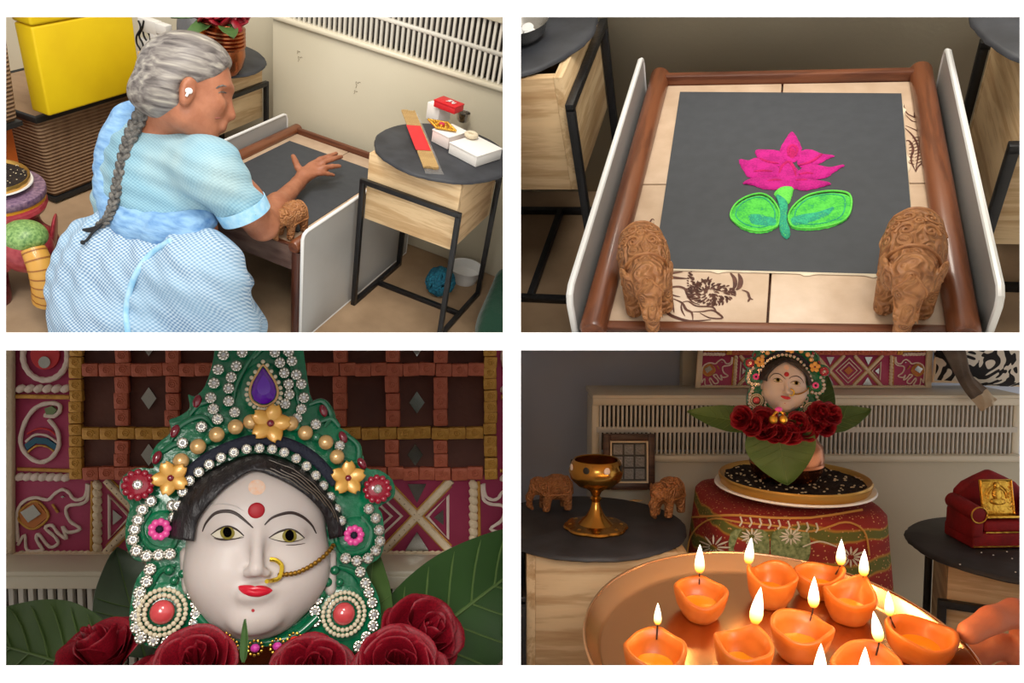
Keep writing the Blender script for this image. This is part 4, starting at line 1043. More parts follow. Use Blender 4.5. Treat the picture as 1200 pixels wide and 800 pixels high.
def rope(name, pts, r, m, closed=False, h=.002, flat=.8, n=4, smooth=True):
    P = [tp(u, v, h) for u, v in pts]
    if smooth: P = catmull(P, n, closed)
    rr = [r*PX*(1+.10*math.sin(i*1.9)) for i in range(len(P))]
    return G().tube(P, rr, 8, closed, flat=flat, up=(0, -1, 0)).obj(name, m, tap)
def twist(name, a, b, r, m, pitch=9):
    """corded strip: overlapping slanted beads"""
    g = G(); A, B = tp(*a, .002), tp(*b, .002); n = max(3, int((B-A).length/PX/pitch)); d = (B-A).normalized(); s = Vector((0, -1, 0)).cross(d)
    for i in range(n):
        c = lerp(A, B, (i+.5)/n); M = Matrix((d*.86+s*.5, s*.86-d*.5, Vector((0, -1, 0)))).transposed().to_4x4(); M.translation = c
        g.ball((0, 0, 0), (pitch*.78*PX, r*PX*1.05, r*PX*.8), 8, 6, M)
    return g.obj(name, m, tap)
def patch(name, pts, m, y0=0, y1=.003, bev=0):
    P = [tp(u, v) for u, v in pts]; My = Matrix(((1, 0, 0, 0), (0, 0, -1, 0), (0, 1, 0, 0), (0, 0, 0, 1)))
    return G().prism([(p.x, p.z) for p in P], y0, y1, My).obj(name, m, tap, sharp=.4, bev=bev)
patch('backing', [(6, 650), (664, 650), (664, 372), (6, 372)], M_MAG, -.010, .0)
patch('frame_rail', [(4, 652), (19, 652), (19, 370), (4, 370)], M_CLAYC, 0, .010, .002); patch('frame_rail', [(651, 652), (668, 652), (668, 370), (651, 370)], M_CLAYC, 0, .010, .002)
patch('frame_rail', [(19, 652), (651, 652), (651, 646), (19, 646)], M_CLAYC, 0, .010, .002)
twist('frame_cord', (22, 648), (648, 648), 3.4, M_CLAYC, 7)
patch('brown_field', [(96, 556), (574, 556), (574, 372), (96, 372)], M_BROWN, 0, .0025)
def block_mesh(name, w, h, m):
    g = G().box((0, -.0045, 0), (w*PX, .009, h*PX)); r = min(w, h)*.34*PX
    g2 = G(); g2.v, g2.f, g2.i = g.v, g.f, g.i
    me0 = g2.mesh(name, m, bev=.0022, seg=2)
    g = G(); g.add([v.co for v in me0.vertices], [tuple(p.vertices) for p in me0.polygons])
    g.tube([(r*(1-i/18)*math.cos(i*.8), -.0092, r*(1-i/18)*math.sin(i*.8)) for i in range(17)], .9*PX, 5)
    return g.mesh(name, m)
def bar_of_blocks(a, b, w, h, m, vert=False):
    n = max(1, round(math.dist(a, b)/(h if vert else w))); ln = math.dist(a, b)/n
    me = block_mesh('clay_block', (w if vert else ln)+.3, (ln if vert else h)+.3, m)
    for i in range(n):
        t = (i+.5)/n; p = tp(lerp(a[0], b[0], t), lerp(a[1], b[1], t)); rng.seed(i*7+int(a[0])+int(a[1])*3)
        put('clay_block', me, tap, T(p.x+rng.uniform(-.8, .8)*PX, -.002, p.z+rng.uniform(-.8, .8)*PX, ry=rng.uniform(-.05, .05)))
rng = random.Random(1)
for v in (432, 553): bar_of_blocks((101, v), (567, v), 19, 15, M_CPPR)
bar_of_blocks((101, 506), (567, 506), 20, 14, M_GLDC)
for u in (146, 205, 268, 333, 400, 461, 517):
    bar_of_blocks((u, 440), (u, 498), 16, 19, M_CPPR, True); bar_of_blocks((u, 514), (u, 545), 16, 16, M_CPPR, True); bar_of_blocks((u, 390), (u, 424), 16, 17, M_CPPR, True)
for u in (93, 575): bar_of_blocks((u, 560), (u, 378), 15, 13, M_GLDC, True)
def mirror(name, pts): return patch(name, pts, M_MIRR, .002, .0045)
for u, v in ((176, 466), (176, 532), (489, 471), (487, 532), (300, 466), (365, 532), (489, 404), (176, 404)): mirror('mirror', [(u, v-13), (u+9, v), (u, v+13), (u-9, v)])
# side columns, mirrored about the centre line
for sgn in (1, -1):
    X = (lambda u: u) if sgn > 0 else (lambda u: 670-u)
    Q = lambda *p: [(X(u), v) for u, v in p]
    twist('white_cord', (X(20), 455), (X(83), 455), 4.5, M_CLAYW); rope('gold_line', Q((20, 464), (83, 465)), 2.6, M_GLDC, smooth=False); rope('gold_line', Q((22, 549), (84, 551)), 2.2, M_GLDC, smooth=False)
    twist('white_cord', (X(20), 558), (X(83), 559), 4.5, M_CLAYW); twist('white_cord', (X(115), 563), (X(115), 645), 5.2, M_CLAYC); rope('gold_line', Q((109, 563), (108, 645)), 1.8, M_GLDC, smooth=False)
    rope('ring_motif', Q(*[(54+26*math.cos(k*PI/8), 417+28*math.sin(k*PI/8)) for k in range(16)]), 3.4, M_CLAYW, True)
    patch('red_medallion', Q(*[(54+17*math.cos(k*PI/10), 415+18*math.sin(k*PI/10)) for k in range(20)]), M_REDP, 0, .003); mirror('mirror', Q(*[(54+7*math.cos(k*PI/7), 424+7*math.sin(k*PI/7)) for k in range(14)]))
    rope('paisley_outline', Q((53, 486), (64, 487), (71, 481), (70, 474), (58, 472), (42, 478), (30, 495), (25, 517), (33, 533), (48, 541), (62, 535), (70, 521), (68, 504), (58, 491)), 2.6, M_CLAYW)
    patch('paisley_leaf', Q((54, 478), (62, 475), (68, 480), (64, 485), (56, 485)), M_GRP, 0, .004); patch('paisley_stripe', Q((30, 520), (42, 512), (56, 513), (68, 521), (66, 527), (55, 520), (43, 519), (33, 527)), M_TEALP, 0, .003)
    rope('paisley_line', Q((31, 517), (42, 509), (56, 510), (68, 518)), 1.4, M_CLAYW); rope('paisley_line', Q((34, 529), (44, 522), (56, 523), (65, 529)), 1.2, M_GLDC)
    rope('paisley_line', Q((33, 508), (45, 502), (58, 503), (66, 509)), 1.2, M_REDP)
    # elephant
    e0 = lambda *p: Q(*[(5+x/5, 540+y/5) for x, y in p])
    rope('elephant_outline', e0((85, 470), (82, 300), (120, 235), (190, 212), (260, 225), (300, 190), (345, 165), (385, 185), (405, 215), (440, 225), (480, 200), (490, 130)), 2.0, M_CLAYW)
    rope('elephant_outline', e0((500, 135), (492, 220), (450, 250), (385, 258), (365, 290), (390, 350), (450, 395), (380, 415), (345, 380), (370, 450), (320, 420), (285, 375), (245, 390), (300, 440), (320, 480), (270, 500), (205, 425), (195, 460), (235, 520)), 2.0, M_CLAYW)
    rope('elephant_outline', e0((85, 490), (125, 430), (140, 520), (235, 520)), 1.8, M_CLAYW)
    patch('saddle_field', e0((90, 300), (190, 232), (265, 320), (180, 390), (110, 370)), M_ORP, 0, .0025); rope('saddle_line', e0((90, 300), (190, 232), (265, 320), (180, 395), (105, 360)), 1.6, M_GLDC, True); mirror('mirror', e0((105, 295), (180, 250), (225, 305), (150, 355)))
    mirror('mirror', e0((340, 205), (352, 198), (364, 205), (352, 212))); rope('neck_band', e0((285, 250), (320, 300)), 1.5, M_GLDC, smooth=False)
def tri(p, m, cnt=True): rope('triangle_outline', p, 2.4, m, True, smooth=False)
for cx in (165, 273, 381, 489):
    for a in ((cx-40, 562, cx+40, 646), (cx-40, 646, cx+40, 562)):
        A, B = (a[0], a[1]), (a[2], a[3])
        rope('cross_line', [A, B], 4.2, M_CLAYC, smooth=False, h=.003); g = G()
        for k in range(14):
            p = tp(lerp(A[0], B[0], (k+.5)/14), lerp(A[1], B[1], (k+.5)/14), .0062); g.ball(p, 1.1*PX, 6, 4)
        g.obj('dot_row', M_BROWN, tap)
        for s in (-1, 1): rope('gold_line', [(A[0], A[1]+s*7*(1 if A[1] < B[1] else 1)), (B[0], B[1]+s*7)], 1.2, M_GLDC, smooth=False, h=.001)
    mirror('mirror', [(cx-11, 566), (cx+11, 566), (cx, 588)]); mirror('mirror', [(cx-14, 644), (cx+14, 644), (cx, 622)])
    for s in (-1, 1):
        if (cx, s) in ((165, -1), (489, 1)):
            tri([(cx+s*12, 605), (cx+s*36, 580), (cx+s*36, 630)], M_CLAYW); mirror('mirror', [(cx+s*20, 605), (cx+s*31, 596), (cx+s*31, 614)])
for cx in (219, 327, 435):
    for k, m in ((36, M_CLAYW), (24, M_CLAYW)): rope('diamond_outline', [(cx-k, 604), (cx, 604-k*.95), (cx+k, 604), (cx, 604+k*.95)], 2.2, m, True, smooth=False)
    patch('diamond_core', [(cx-13, 604), (cx, 592), (cx+13, 604), (cx, 616)], M_ORP, 0, .003)

# ---- the face: its own frame, looking straight out
MASKD = .75
def face_frame():
    d = VIEWS[3].ray(300, 620); P0 = VIEWS[3].C+d*MASKD; y = d.normalized(); x = y.cross(Vector((0, 0, 1))).normalized(); z = x.cross(y)
    M = Matrix((x, y, z)).transposed().to_4x4(); M.translation = P0; return M
MM = face_frame(); MMI = MM.inverted(); MN = MM.to_3x3() @ Vector((0, 1, 0))
def mp(u, v, y=0):
    d = VIEWS[3].ray(u, v); C = VIEWS[3].C; P = MM @ Vector((0, y, 0))
    return MMI @ (C+d*((P-C).dot(MN)/d.dot(MN)))
QX = (mp(301, 620)-mp(300, 620)).length
mask = thing('goddess_face', 'large white marble goddess face with a green jewelled crown, among red roses', 'face mask', MM)
M_MARBLE = mat('white_marble', L(206, 193, 186), .46, var=(3, L(192, 177, 169), .3), coat=.06, sss=.2)
M_GRNC = mat('green_enamel', L(8, 124, 80), .22, var=(30, L(4, 96, 62), .3), bump=(70, .35), coat=.8)
M_GRND = mat('deep_green_enamel', L(6, 104, 66), .22, coat=.8)
M_HAIRB = mat('black_painted_hair', L(20, 16, 20), .42, var=(60, L(36, 28, 28), .3, (3, 1, 1)), bump=(160, .5, (1, 1, .4)), coat=.12)
M_NAVY = mat('navy_ribbon', L(14, 18, 40), .7, bump=(300, .3))
M_SILV = mat('silver_setting', L(214, 208, 196), .25, .9); M_CRYS = mat('crystal', L(236, 236, 238), .05, .6)
M_GOLDP = mat('gold_petal', L(206, 132, 36), .35, var=(60, L(228, 180, 86), .2), metal=.2, coat=.4); M_PEARL = mat('gold_pearl', L(222, 176, 112), .25, .35, coat=.8); M_WPEARL = mat('ivory_pearl', L(224, 210, 180), .25, coat=.8)
M_AMETH = mat('amethyst', L(96, 10, 170), .06, coat=1); M_GARNET = mat('garnet', L(126, 10, 36), .1, coat=1); M_CORAL = mat('coral_cabochon', L(222, 84, 86), .2, coat=1, var=(90, L(206, 66, 72), .3))
M_REDE = mat('red_enamel', L(158, 16, 44), .2, coat=1); M_PINKE = mat('pink_enamel', L(240, 78, 160), .3, coat=.6); M_PINKG = mat('pink_gem', L(232, 70, 180), .1, coat=1); M_REDG = mat('red_gem', L(236, 50, 30), .1, coat=1)
M_LIPR = mat('red_lip_paint', L(206, 22, 48), .3, coat=.5); M_LINE = mat('dark_brow_paint', L(58, 44, 40), .5); M_IRIS = mat('olive_iris', L(132, 118, 42), .6, spec=.2); M_PUP = mat('black_pupil', L(8, 6, 6), .8, spec=0); M_EYEW = mat('eye_white', L(206, 196, 176), .5)
M_BINDI = mat('red_bindi', L(168, 14, 30), .55); M_SAND = mat('sandal_paste', L(228, 176, 140), .8, var=(200, L(222, 196, 178), .3))
PR = Matrix(((1, 0, 0, 0), (0, 0, -1, 0), (0, 1, 0, 0), (0, 0, 0, 1)))        # (x, z) outline, depth towards the viewer
def plate(name, pts, m, y0, y1, bev=0, smooth=4, parent=None, seg=2):
    P = [mp(u, v, -y1) for u, v in pts]; P = [(p.x, p.z) for p in P]
    if smooth: P = [(p.x, p.y) for p in catmull([(a, b, 0) for a, b in P], smooth, True)]
    return G().prism(P, y0, y1, PR).obj(name, m, parent or mask, sharp=.5, bev=bev, seg=seg)
crown = [(258, 372), (250, 420), (240, 452), (228, 464), (220, 462), (222, 478), (208, 488), (198, 492), (200, 506), (184, 520), (176, 536), (180, 548), (160, 548), (143, 560), (143, 580), (152, 592), (147, 615), (148, 640), (158, 656), (172, 660), (160, 678), (153, 705), (152, 735), (164, 752), (185, 760), (215, 758), (240, 742), (268, 752), (300, 758), (335, 754), (365, 742), (385, 756), (415, 764), (436, 752), (446, 730), (444, 700), (432, 675), (430, 664), (446, 652), (451, 630), (448, 602), (444, 594), (462, 582), (460, 562), (444, 550), (430, 548), (424, 528), (410, 508), (396, 498), (392, 482), (382, 468), (366, 468), (360, 440), (354, 400), (346, 372), (300, 330)]
plate('crown_plate', crown, M_GRNC, -.012, .004, .005, 3)
q = QX
def mz(u, v): p = mp(u, v); return p
def E3(u, v, y, ru, ry, rv): p = mp(u, v); return ell((p.x, y, p.z), (ru*q, ry*q, rv*q))
fp = [E3(303, 640, 0, 82, 52, 98), E3(302, 598, -.004, 74, 46, 56), E3(301, 700, -.006, 58, 44, 46), E3(262, 668, -.012, 40, 34, 40), E3(344, 668, -.012, 40, 34, 40)]
n0, n1 = mp(302, 622), mp(300, 664)
fp += [('k', .010, cap((n0.x, -.042, n0.z), (n1.x, -.056, n1.z), 5*q, 8.5*q)), ('k', .006, E3(291, 668, -.050, 6.5, 6, 5.5)), ('k', .006, E3(311, 668, -.050, 6.5, 6, 5.5)),
       ('k', .010, E3(299, 720, -.034, 28, 13, 18)), ('k', .008, E3(299, 692, -.044, 19, 9, 9))]
fp += [('-', ('k', .010, E3(266, 624, -.062, 21, 13, 10))), ('-', ('k', .010, E3(340, 626, -.062, 21, 13, 10)))]
for u in (266, 340): fp.append(('k', .006, E3(u, 626, -.034, 17, 11.5, 8)))
face = solid('face', fp, M_MARBLE, k=.018, h=.0026, parent=mask, smooth=2)
ftree = BVHTree.FromPolygons([MM @ v.co for v in face.data.vertices], [tuple(p.vertices) for p in face.data.polygons])
def fd(pts, off=.0006): return [MMI @ p for p in onto_px(ftree, pts, off)]
def paint(name, pts, r, m, n=4, off=.0003, taper=True, parent=None):
    P = fd([(p.x, p.y) for p in catmull([(u, v, 0) for u, v in pts], n)], off); k = len(P)
    if k < 3: return
    rr = [r*q*((.3+.7*math.sin(PI*(i+.3)/(k-.4))) if taper else 1) for i in range(k)]
    return G().tube(P, rr, 6).obj(name, m, parent or mask)
def fpatch(name, pts, m, off=.0006, rings=4, bulge=0, parent=None):
    """a painted patch lying on the face"""
    C = catmull([(u, v, 0) for u, v in pts], 5, True); c = sum(C, Vector())/len(C); v = []; n = len(C)
    rows = []
    for k in range(rings+1):
        s = 1-k/rings if k < rings else .02
        rows.append(fd([(lerp(c, p, s).x, lerp(c, p, s).y) for p in C], off+bulge*(1-s*s)))
    if any(len(r) != n for r in rows): return
    g = G().add(sum(rows, []), [(k*n+a, k*n+(a+1) % n, (k+1)*n+(a+1) % n, (k+1)*n+a) for k in range(rings) for a in range(n)])
    return g.obj(name, m, parent or mask, sharp=3)
circ = lambda u, v, a, b=None, n=14: [(u+a*math.cos(2*PI*k/n), v+(b or a)*math.sin(2*PI*k/n)) for k in range(n)]
K6 = lambda *p: [(200+x/6, 530+y/6) for x, y in p]
paint('eyebrow', K6((225, 555), (250, 495), (310, 430), (390, 412), (460, 430), (530, 485), (580, 530)), 2.0, M_LINE); paint('eyebrow', K6((660, 510), (710, 460), (790, 430), (860, 425), (930, 455), (990, 510), (1022, 570)), 2.0, M_LINE)
paint('brow_crease', K6((200, 410), (280, 370), (370, 362), (450, 375), (520, 415)), .8, M_MARBLE); 
for nm, c, w in (('left', (400, 562), ((285, 578), (340, 540), (400, 522), (460, 540), (515, 585), (455, 605), (380, 608), (320, 600))), ('right', (835, 582), ((690, 600), (755, 560), (830, 542), (890, 560), (940, 600), (890, 620), (820, 628), (750, 618)))):
    e = fpatch('eye', K6(*w), M_EYEW, .0004)
    x, y = c
    fpatch('iris', K6(*circ(x, y+4, 50, 42)), M_IRIS, .0012); fpatch('pupil', K6(*circ(x, y, 29, 31)), M_PUP, .0024); 0
    paint('upper_lid', K6(*w[:5]), 1.5, M_LINE); paint('lower_lid', K6(*(w[4:]+w[:1])), .7, M_LINE)
    paint('lid_crease', K6((w[2][0]-20, w[2][1]+108), (w[2][0]+50, w[2][1]+106), (w[4][0]+5, w[4][1]+38)) if nm == 'right' else K6((w[0][0]+20, w[0][1]+25), (w[6][0], w[6][1]+8), (w[4][0], w[4][1]+12)), .6, M_LINE)
b = fd([(300.5, 598)], 0)[0]; G().ball((b.x, b.y, b.z), (9.5*q, 3.2*q, 9.2*q), 20, 12).obj('bindi', M_BINDI, mask)
fpatch('sandal_mark', circ(301, 571, 10, 9), M_SAND, .0004); fpatch('chin_dot', circ(296.5, 715, 2), M_BINDI, .0004, 2)
K57 = lambda *p: [(230+x/5.71, 640+y/5.71) for x, y in p]
lips = fpatch('upper_lip', K57((280, 272), (310, 260), (350, 262), (390, 278), (430, 265), (470, 270), (508, 295), (470, 300), (400, 296), (330, 296)), M_LIPR, .0006, 4, .0018)
fpatch('lower_lip', K57((284, 280), (330, 294), (400, 297), (460, 298), (505, 298), (470, 322), (410, 338), (350, 330), (305, 308)), M_LIPR, .0006, 4, .0030)
paint('lip_line', K57((284, 280), (330, 295), (400, 297), (460, 299), (505, 298)), .6, M_BINDI)
# hair
inn = [(229, 634), (232, 613), (243, 595), (258, 578), (277, 563), (297, 553), (318, 558), (341, 569), (362, 585), (378, 605), (384, 632)]
out = [(197, 630), (202, 600), (214, 577), (236, 556), (265, 541), (299, 531), (331, 536), (360, 551), (383, 574), (399, 598), (406, 626)]
ip = [(fd([c], .001) or [mp(*c, -.016)])[0] for c in inn]; op = [mp(u, v, -.008) for u, v in out]
if len(ip) == len(inn):
    ip = catmull(ip, 5); op = catmull(op, 5); n = len(ip); hv = []
    for a in range(n):
        for b in range(9):
            t = b/8; p = lerp(ip[a], op[a], t); hv.append((p.x, p.y-.010*math.sin(PI*min(1, t*.9+.1))**.7-.0015, p.z))
    G().add(hv, [(a*9+b, a*9+b+1, (a+1)*9+b+1, (a+1)*9+b) for a in range(n-1) for b in range(8)]).obj('hair', M_HAIRB, mask, sharp=3, solid=-.004)
    M_STRAND = mat('pale_strand', L(92, 78, 62), .4); g = G()
    for k in range(10):
        a0, a1 = (28+k % 8, 40+k % 9) if k < 10 else (10+k % 4, 20+k % 5); t = .2+.06*(k % 10)
        P = [Vector(hv[a*9+min(8, int(t*8))]) for a in range(a0, min(a1, n))]
        g.tube([p+Vector((0, -.0003, .0006*math.sin(i*1.3+k))) for i, p in enumerate(P)], .0005, 5)
    o = g.obj('hair_strand', M_STRAND, mask); o['kind'] = 'stuff'
# ear pieces and neck
for u, s in ((213, 1), (393, -1)):
    p = mp(u, 655); r = mp(u-s*2, 690)
    solid('ear_cover', [cap((p.x+s*.004, -.004, p.z+.006), (r.x+s*.007, -.004, r.z),   .006, .006)], M_MARBLE, k=.01, h=.0035, parent=mask)
G().tube(catmull([mp(u, v, -.012) for u, v in ((232, 722), (250, 740), (275, 750), (302, 753), (330, 750), (352, 740), (372, 722))], 5), 5*q, 10).obj('collar', M_GRND, mask)
# embossed scrolls of the crown
for i, pth in enumerate((((176, 598), (166, 618), (176, 640), (200, 642), (208, 618), (196, 600)), ((206, 662), (186, 670), (176, 690)), ((200, 516), (212, 498), (236, 488), (250, 500)), ((222, 486), (232, 474), (246, 470)), ((272, 478), (276, 452), (288, 428), (302, 408)), ((296, 420), (318, 400), (330, 420)),
                         ((424, 604), (436, 622), (428, 644), (402, 646), (394, 622), (406, 604)), ((396, 664), (416, 672), (428, 694)), ((398, 500), (388, 490), (370, 496)), ((362, 474), (378, 470), (388, 486), (380, 500)), ((404, 508), (420, 522), (418, 542), (400, 536)), ((352, 478), (346, 452), (340, 424)), ((190, 530), (206, 520), (222, 526)), ((170, 560), (156, 556), (150, 570), (160, 584)), ((452, 560), (456, 576), (446, 586)))):
    G().tube(catmull([mp(u, v, -.006) for u, v in pth], 6), [q*(2.2+1.6*math.sin(PI*k/((len(pth)-1)*6))) for k in range((len(pth)-1)*6+1)], 8).obj('crown_scroll', M_GRND, mask)
for u, v, r in ((160, 568, 19), (444, 574, 19), (190, 622, 27), (416, 628, 27), (192, 716, 36), (402, 718, 36), (310, 452, 34)):
    p = mp(u, v, -.004); G().ball((p.x, p.y+.003, p.z), (r*q, 9*q, r*q), 24, 12).obj('crown_boss', M_GRNC, mask)
for u, v, r in ((198, 668, 6), (204, 680, 5), (214, 672, 5), (392, 668, 6), (384, 682, 6), (398, 682, 5), (376, 696, 7)):
    p = mp(u, v, -.008); G().ball(p, r*q, 12, 8).obj('crown_bead', M_GRND, mask)
# navy ribbon and chains of stones
arc = catmull([mp(u, v, -.014) for u, v in ((216, 560), (238, 540), (268, 524), (302, 515), (338, 520), (368, 537), (394, 566))], 6)
G().tube(arc, 7*q, 10, flat=.35, up=(0, -1, 0)).obj('ribbon', M_NAVY, mask)
def stone_mesh():
    g = G()
    for k in range(8): g.ball((.72*math.cos(k*PI/4), -.25, .72*math.sin(k*PI/4)), .30, 6, 4)
    g.lathe([(0, 0), (.9, 0), (.95, .15), (.6, .3), (0, .3)], 16, Matrix.Rotation(PI/2, 4, 'X'))
    b = len(g.f); g.ball((0, -.38, 0), (.42, .34, .42), 8, 5, m=1)
    return g.mesh('rhinestone', [M_SILV, M_CRYS], sharp=.3)
SM = stone_mesh()
def stone(u, v, r=7.0, y=-.010): p = mp(u, v, y); put('rhinestone', SM, mask, Matrix.Translation(p) @ Matrix.Scale(r*q, 4))
for u, v in ((208, 592), (214, 576), (222, 563), (233, 553), (245, 544), (259, 536), (274, 530), (289, 526), (304, 525), (319, 526), (333, 530), (347, 537), (359, 546), (370, 557), (379, 569), (387, 582), (394, 596), (400, 610)): stone(u, v, 6.4, -.016)
for u, v in ((262, 416), (256, 433), (251, 449), (247, 466), (250, 479), (255, 491), (284, 413), (277, 429), (271, 442), (268, 455), (268, 470), (275, 483), (322, 413), (328, 425), (333, 437), (338, 450), (339, 462), (334, 473), (338, 412), (342, 423), (347, 439), (353, 450), (356, 466), (353, 479), (348, 490), (236, 500), (214, 519), (370, 497), (398, 522),
             (177, 587), (167, 597), (162, 609), (158, 620), (156, 632), (160, 645), (172, 651), (186, 650), (199, 649), (176, 667), (172, 681), (164, 694), (163, 707), (160, 721), (160, 735), (165, 747), (180, 750), (196, 752), (226, 696), (230, 707), (230, 719), (228, 730),
             (432, 596), (440, 607), (444, 621), (445, 634), (440, 645), (431, 654), (418, 657), (405, 654), (422, 670), (428, 683), (432, 694), (436, 706), (438, 720), (437, 733), (429, 746), (420, 757), (372, 702), (369, 716), (369, 728), (204, 606), (202, 592)): stone(u, v)
# gold flowers, beads and gems
def flower(u, v, r, mp_, n=5, y=-.020, centre=M_GARNET, rot=.3, nm='gold_flower'):
    p = mp(u, v, y); f = put(nm, G().ball((0, -.10*r*q, 0), (.18*r*q, .12*r*q, .18*r*q), 12, 8).mesh('flower_centre', centre), mask, Matrix.Translation(p))
    def fn(a, b):
        s = (a-.5)*2; w = .42*r*q*math.sin(PI*(.12+.80*b))**.8; return (s*w, -.10*r*q*(1-abs(s)**2)*math.sin(b*PI)-.12*r*q*b*b, b*r*q*(1-.10*(1-s*s)*(b > .95)))
    me = G().grid(fn, 9, 8).mesh('petal', mp_, solid=.0008, sharp=3)
    for k in range(n): put('petal', me, f, Matrix.Rotation(rot+2*PI*k/n, 4, 'Y'))
flower(317, 496, 25, M_GOLDP, 5); flower(200, 560, 21, M_GOLDP, 5, rot=.9); flower(408, 560, 22, M_GOLDP, 5, rot=.1)
for u, v in ((212, 540), (232, 523), (254, 509), (276, 500), (294, 494), (341, 496), (358, 507), (382, 518), (395, 535)):
    p = mp(u, v, -.016); G().ball((p.x, p.y, p.z), (9.5*q, 7*q, 9.5*q), 16, 10).obj('gold_bead', M_PEARL, mask)
for u, v in ((243, 515), (265, 503), (348, 500), (371, 512)): p = mp(u, v, -.014); G().ball(p, (6*q, 4*q, 6*q), 12, 8).obj('green_bead', M_GRND, mask)
tear = [(0, 24), (7, 14), (13, 3), (15, -8), (12, -17), (5, -22), (0, -23), (-5, -22), (-12, -17), (-15, -8), (-13, 3), (-7, 14)]
p = mp(309, 452, -.016); gem = put('teardrop_gem', None, mask, Matrix.Translation(p)); bpy.data.objects.remove(gem); ALL.pop()
g = G(); n = 12; tv = [(a*q, 0, b*q) for a, b in tear]+[(a*q*.55, -7*q, b*q*.55) for a, b in tear]+[(0, -8*q, 0)]
g.add(tv, [(k, (k+1) % n, n+(k+1) % n, n+k) for k in range(n)]+[(n+k, n+(k+1) % n, 2*n) for k in range(n)])
gem = g.obj('teardrop_gem', M_AMETH, mask, sharp=.1, M=Matrix.Translation(p))
g = G(); rim = catmull([(a*q*1.12, 0, b*q*1.12) for a, b in tear], 3, True); g.tube(rim, 1.6*q, 6, True); g.obj('gem_rim', M_PEARL, gem)
g = G()
for x in catmull([(a*q*1.38, 0, b*q*1.30) for a, b in tear], 2, True): g.ball(x, 2.7*q, 8, 6)
g.obj('gem_beading', M_WPEARL, gem)
for u, v, a in ((231, 470, .3), (205, 505, .4), (184, 536, .4), (379, 481, -.3), (402, 512, -.4), (424, 543, -.5)):
    p = mp(u, v, -.008); G().ball((0, 0, 0), (5.2*q, 4*q, 8.5*q), 12, 8).obj('garnet_drop', M_GARNET, mask, M=Matrix.Translation(p) @ Matrix.Rotation(a, 4, 'Y'))
for u, v in ((162, 568), (442, 573)):
    p = mp(u, v, -.014); b = G().lathe([(0, 0), (13*q, 0), (13*q, 3*q), (8*q, 6*q), (0, 6*q)], 24, Matrix.Rotation(PI/2, 4, 'X')).obj('red_rosette', M_REDE, mask, M=Matrix.Translation(p))
    for k in range(12): G().ball((14.5*q*math.cos(k*PI/6), -2*q, 14.5*q*math.sin(k*PI/6)), (4.4*q, 4*q, 4.4*q), 10, 6).obj('rosette_bead', M_REDE, b)
    put('rosette_stone', SM, b, Matrix.Translation((0, -5*q, 0)) @ Matrix.Scale(6*q, 4))
for u, v in ((187, 620), (415, 627)):
    p = mp(u, v, -.016); b = G().ball((0, 0, 0), (4*q, 3*q, 4*q), 12, 8).obj('pink_flower', M_NAVY, mask, M=Matrix.Translation(p))
    for k in range(9): G().ball((8.5*q*math.cos(k*2*PI/9), .5*q, 8.5*q*math.sin(k*2*PI/9)), (4.6*q, 3.6*q, 4.6*q), 10, 6).obj('petal', M_PINKE, b)
for u, v in ((190, 717), (403, 719)):
    p = mp(u, v, -.012); b = G().ball((0, 0, 0), (13.5*q, 10*q, 13.5*q), 24, 14).obj('coral_earring', M_CORAL, mask, M=Matrix.Translation(p)); g = G()
    for r, n in ((18.5, 22), (25, 30)):
        for k in range(n): g.ball((r*q*math.cos(2*PI*k/n), (-2+(r-18)*.3)*q, r*q*math.sin(2*PI*k/n)), 2.9*q, 8, 6)
    g.obj('pearl_ring', M_WPEARL, b)
# necklace and nose ring
for u, v, m in ((262, 750, M_REDG), (270, 758, M_REDG), (299, 759, M_PINKG), (325, 757, M_PINKG), (345, 750, M_REDG)):
    p = mp(u, v, -.022); b = G().ball((0, 0, 0), (5.5*q, 5*q, 5*q), 10, 6).obj('necklace_gem', m, mask, sharp=.2, M=Matrix.Translation(p)); g = G()
    for k in range(11): g.ball((8*q*math.cos(2*PI*k/11), 0, 8*q*math.sin(2*PI*k/11)), 1.9*q, 6, 4)
    g.obj('gem_beading', M_GOLD, b)
M_GOLDY = mat('yellow_gold', L(232, 196, 60), .25, .9)
nr = [(316, 655), (324, 657), (330, 664), (327, 676), (318, 681), (311, 675)]
P = fd(nr, .006)
if len(P) == 6: G().tube(catmull(P, 5), 2.6*q, 8).obj('nose_ring', M_GOLDY, mask)
ch = catmull([(u, v, 0) for u, v in ((328, 673), (345, 671), (362, 663), (378, 650), (386, 638), (389, 630))], 4); P = fd([(p.x, p.y) for p in ch], .005)
if len(P) > 4:
    g = G(); g.tube(P, 2.0*q, 8)
    for i, p in enumerate(P): g.ball(p, 3.0*q, 8, 6)
    g.obj('nose_chain', mat('antique_gold', L(160, 116, 40), .35, .8), mask)

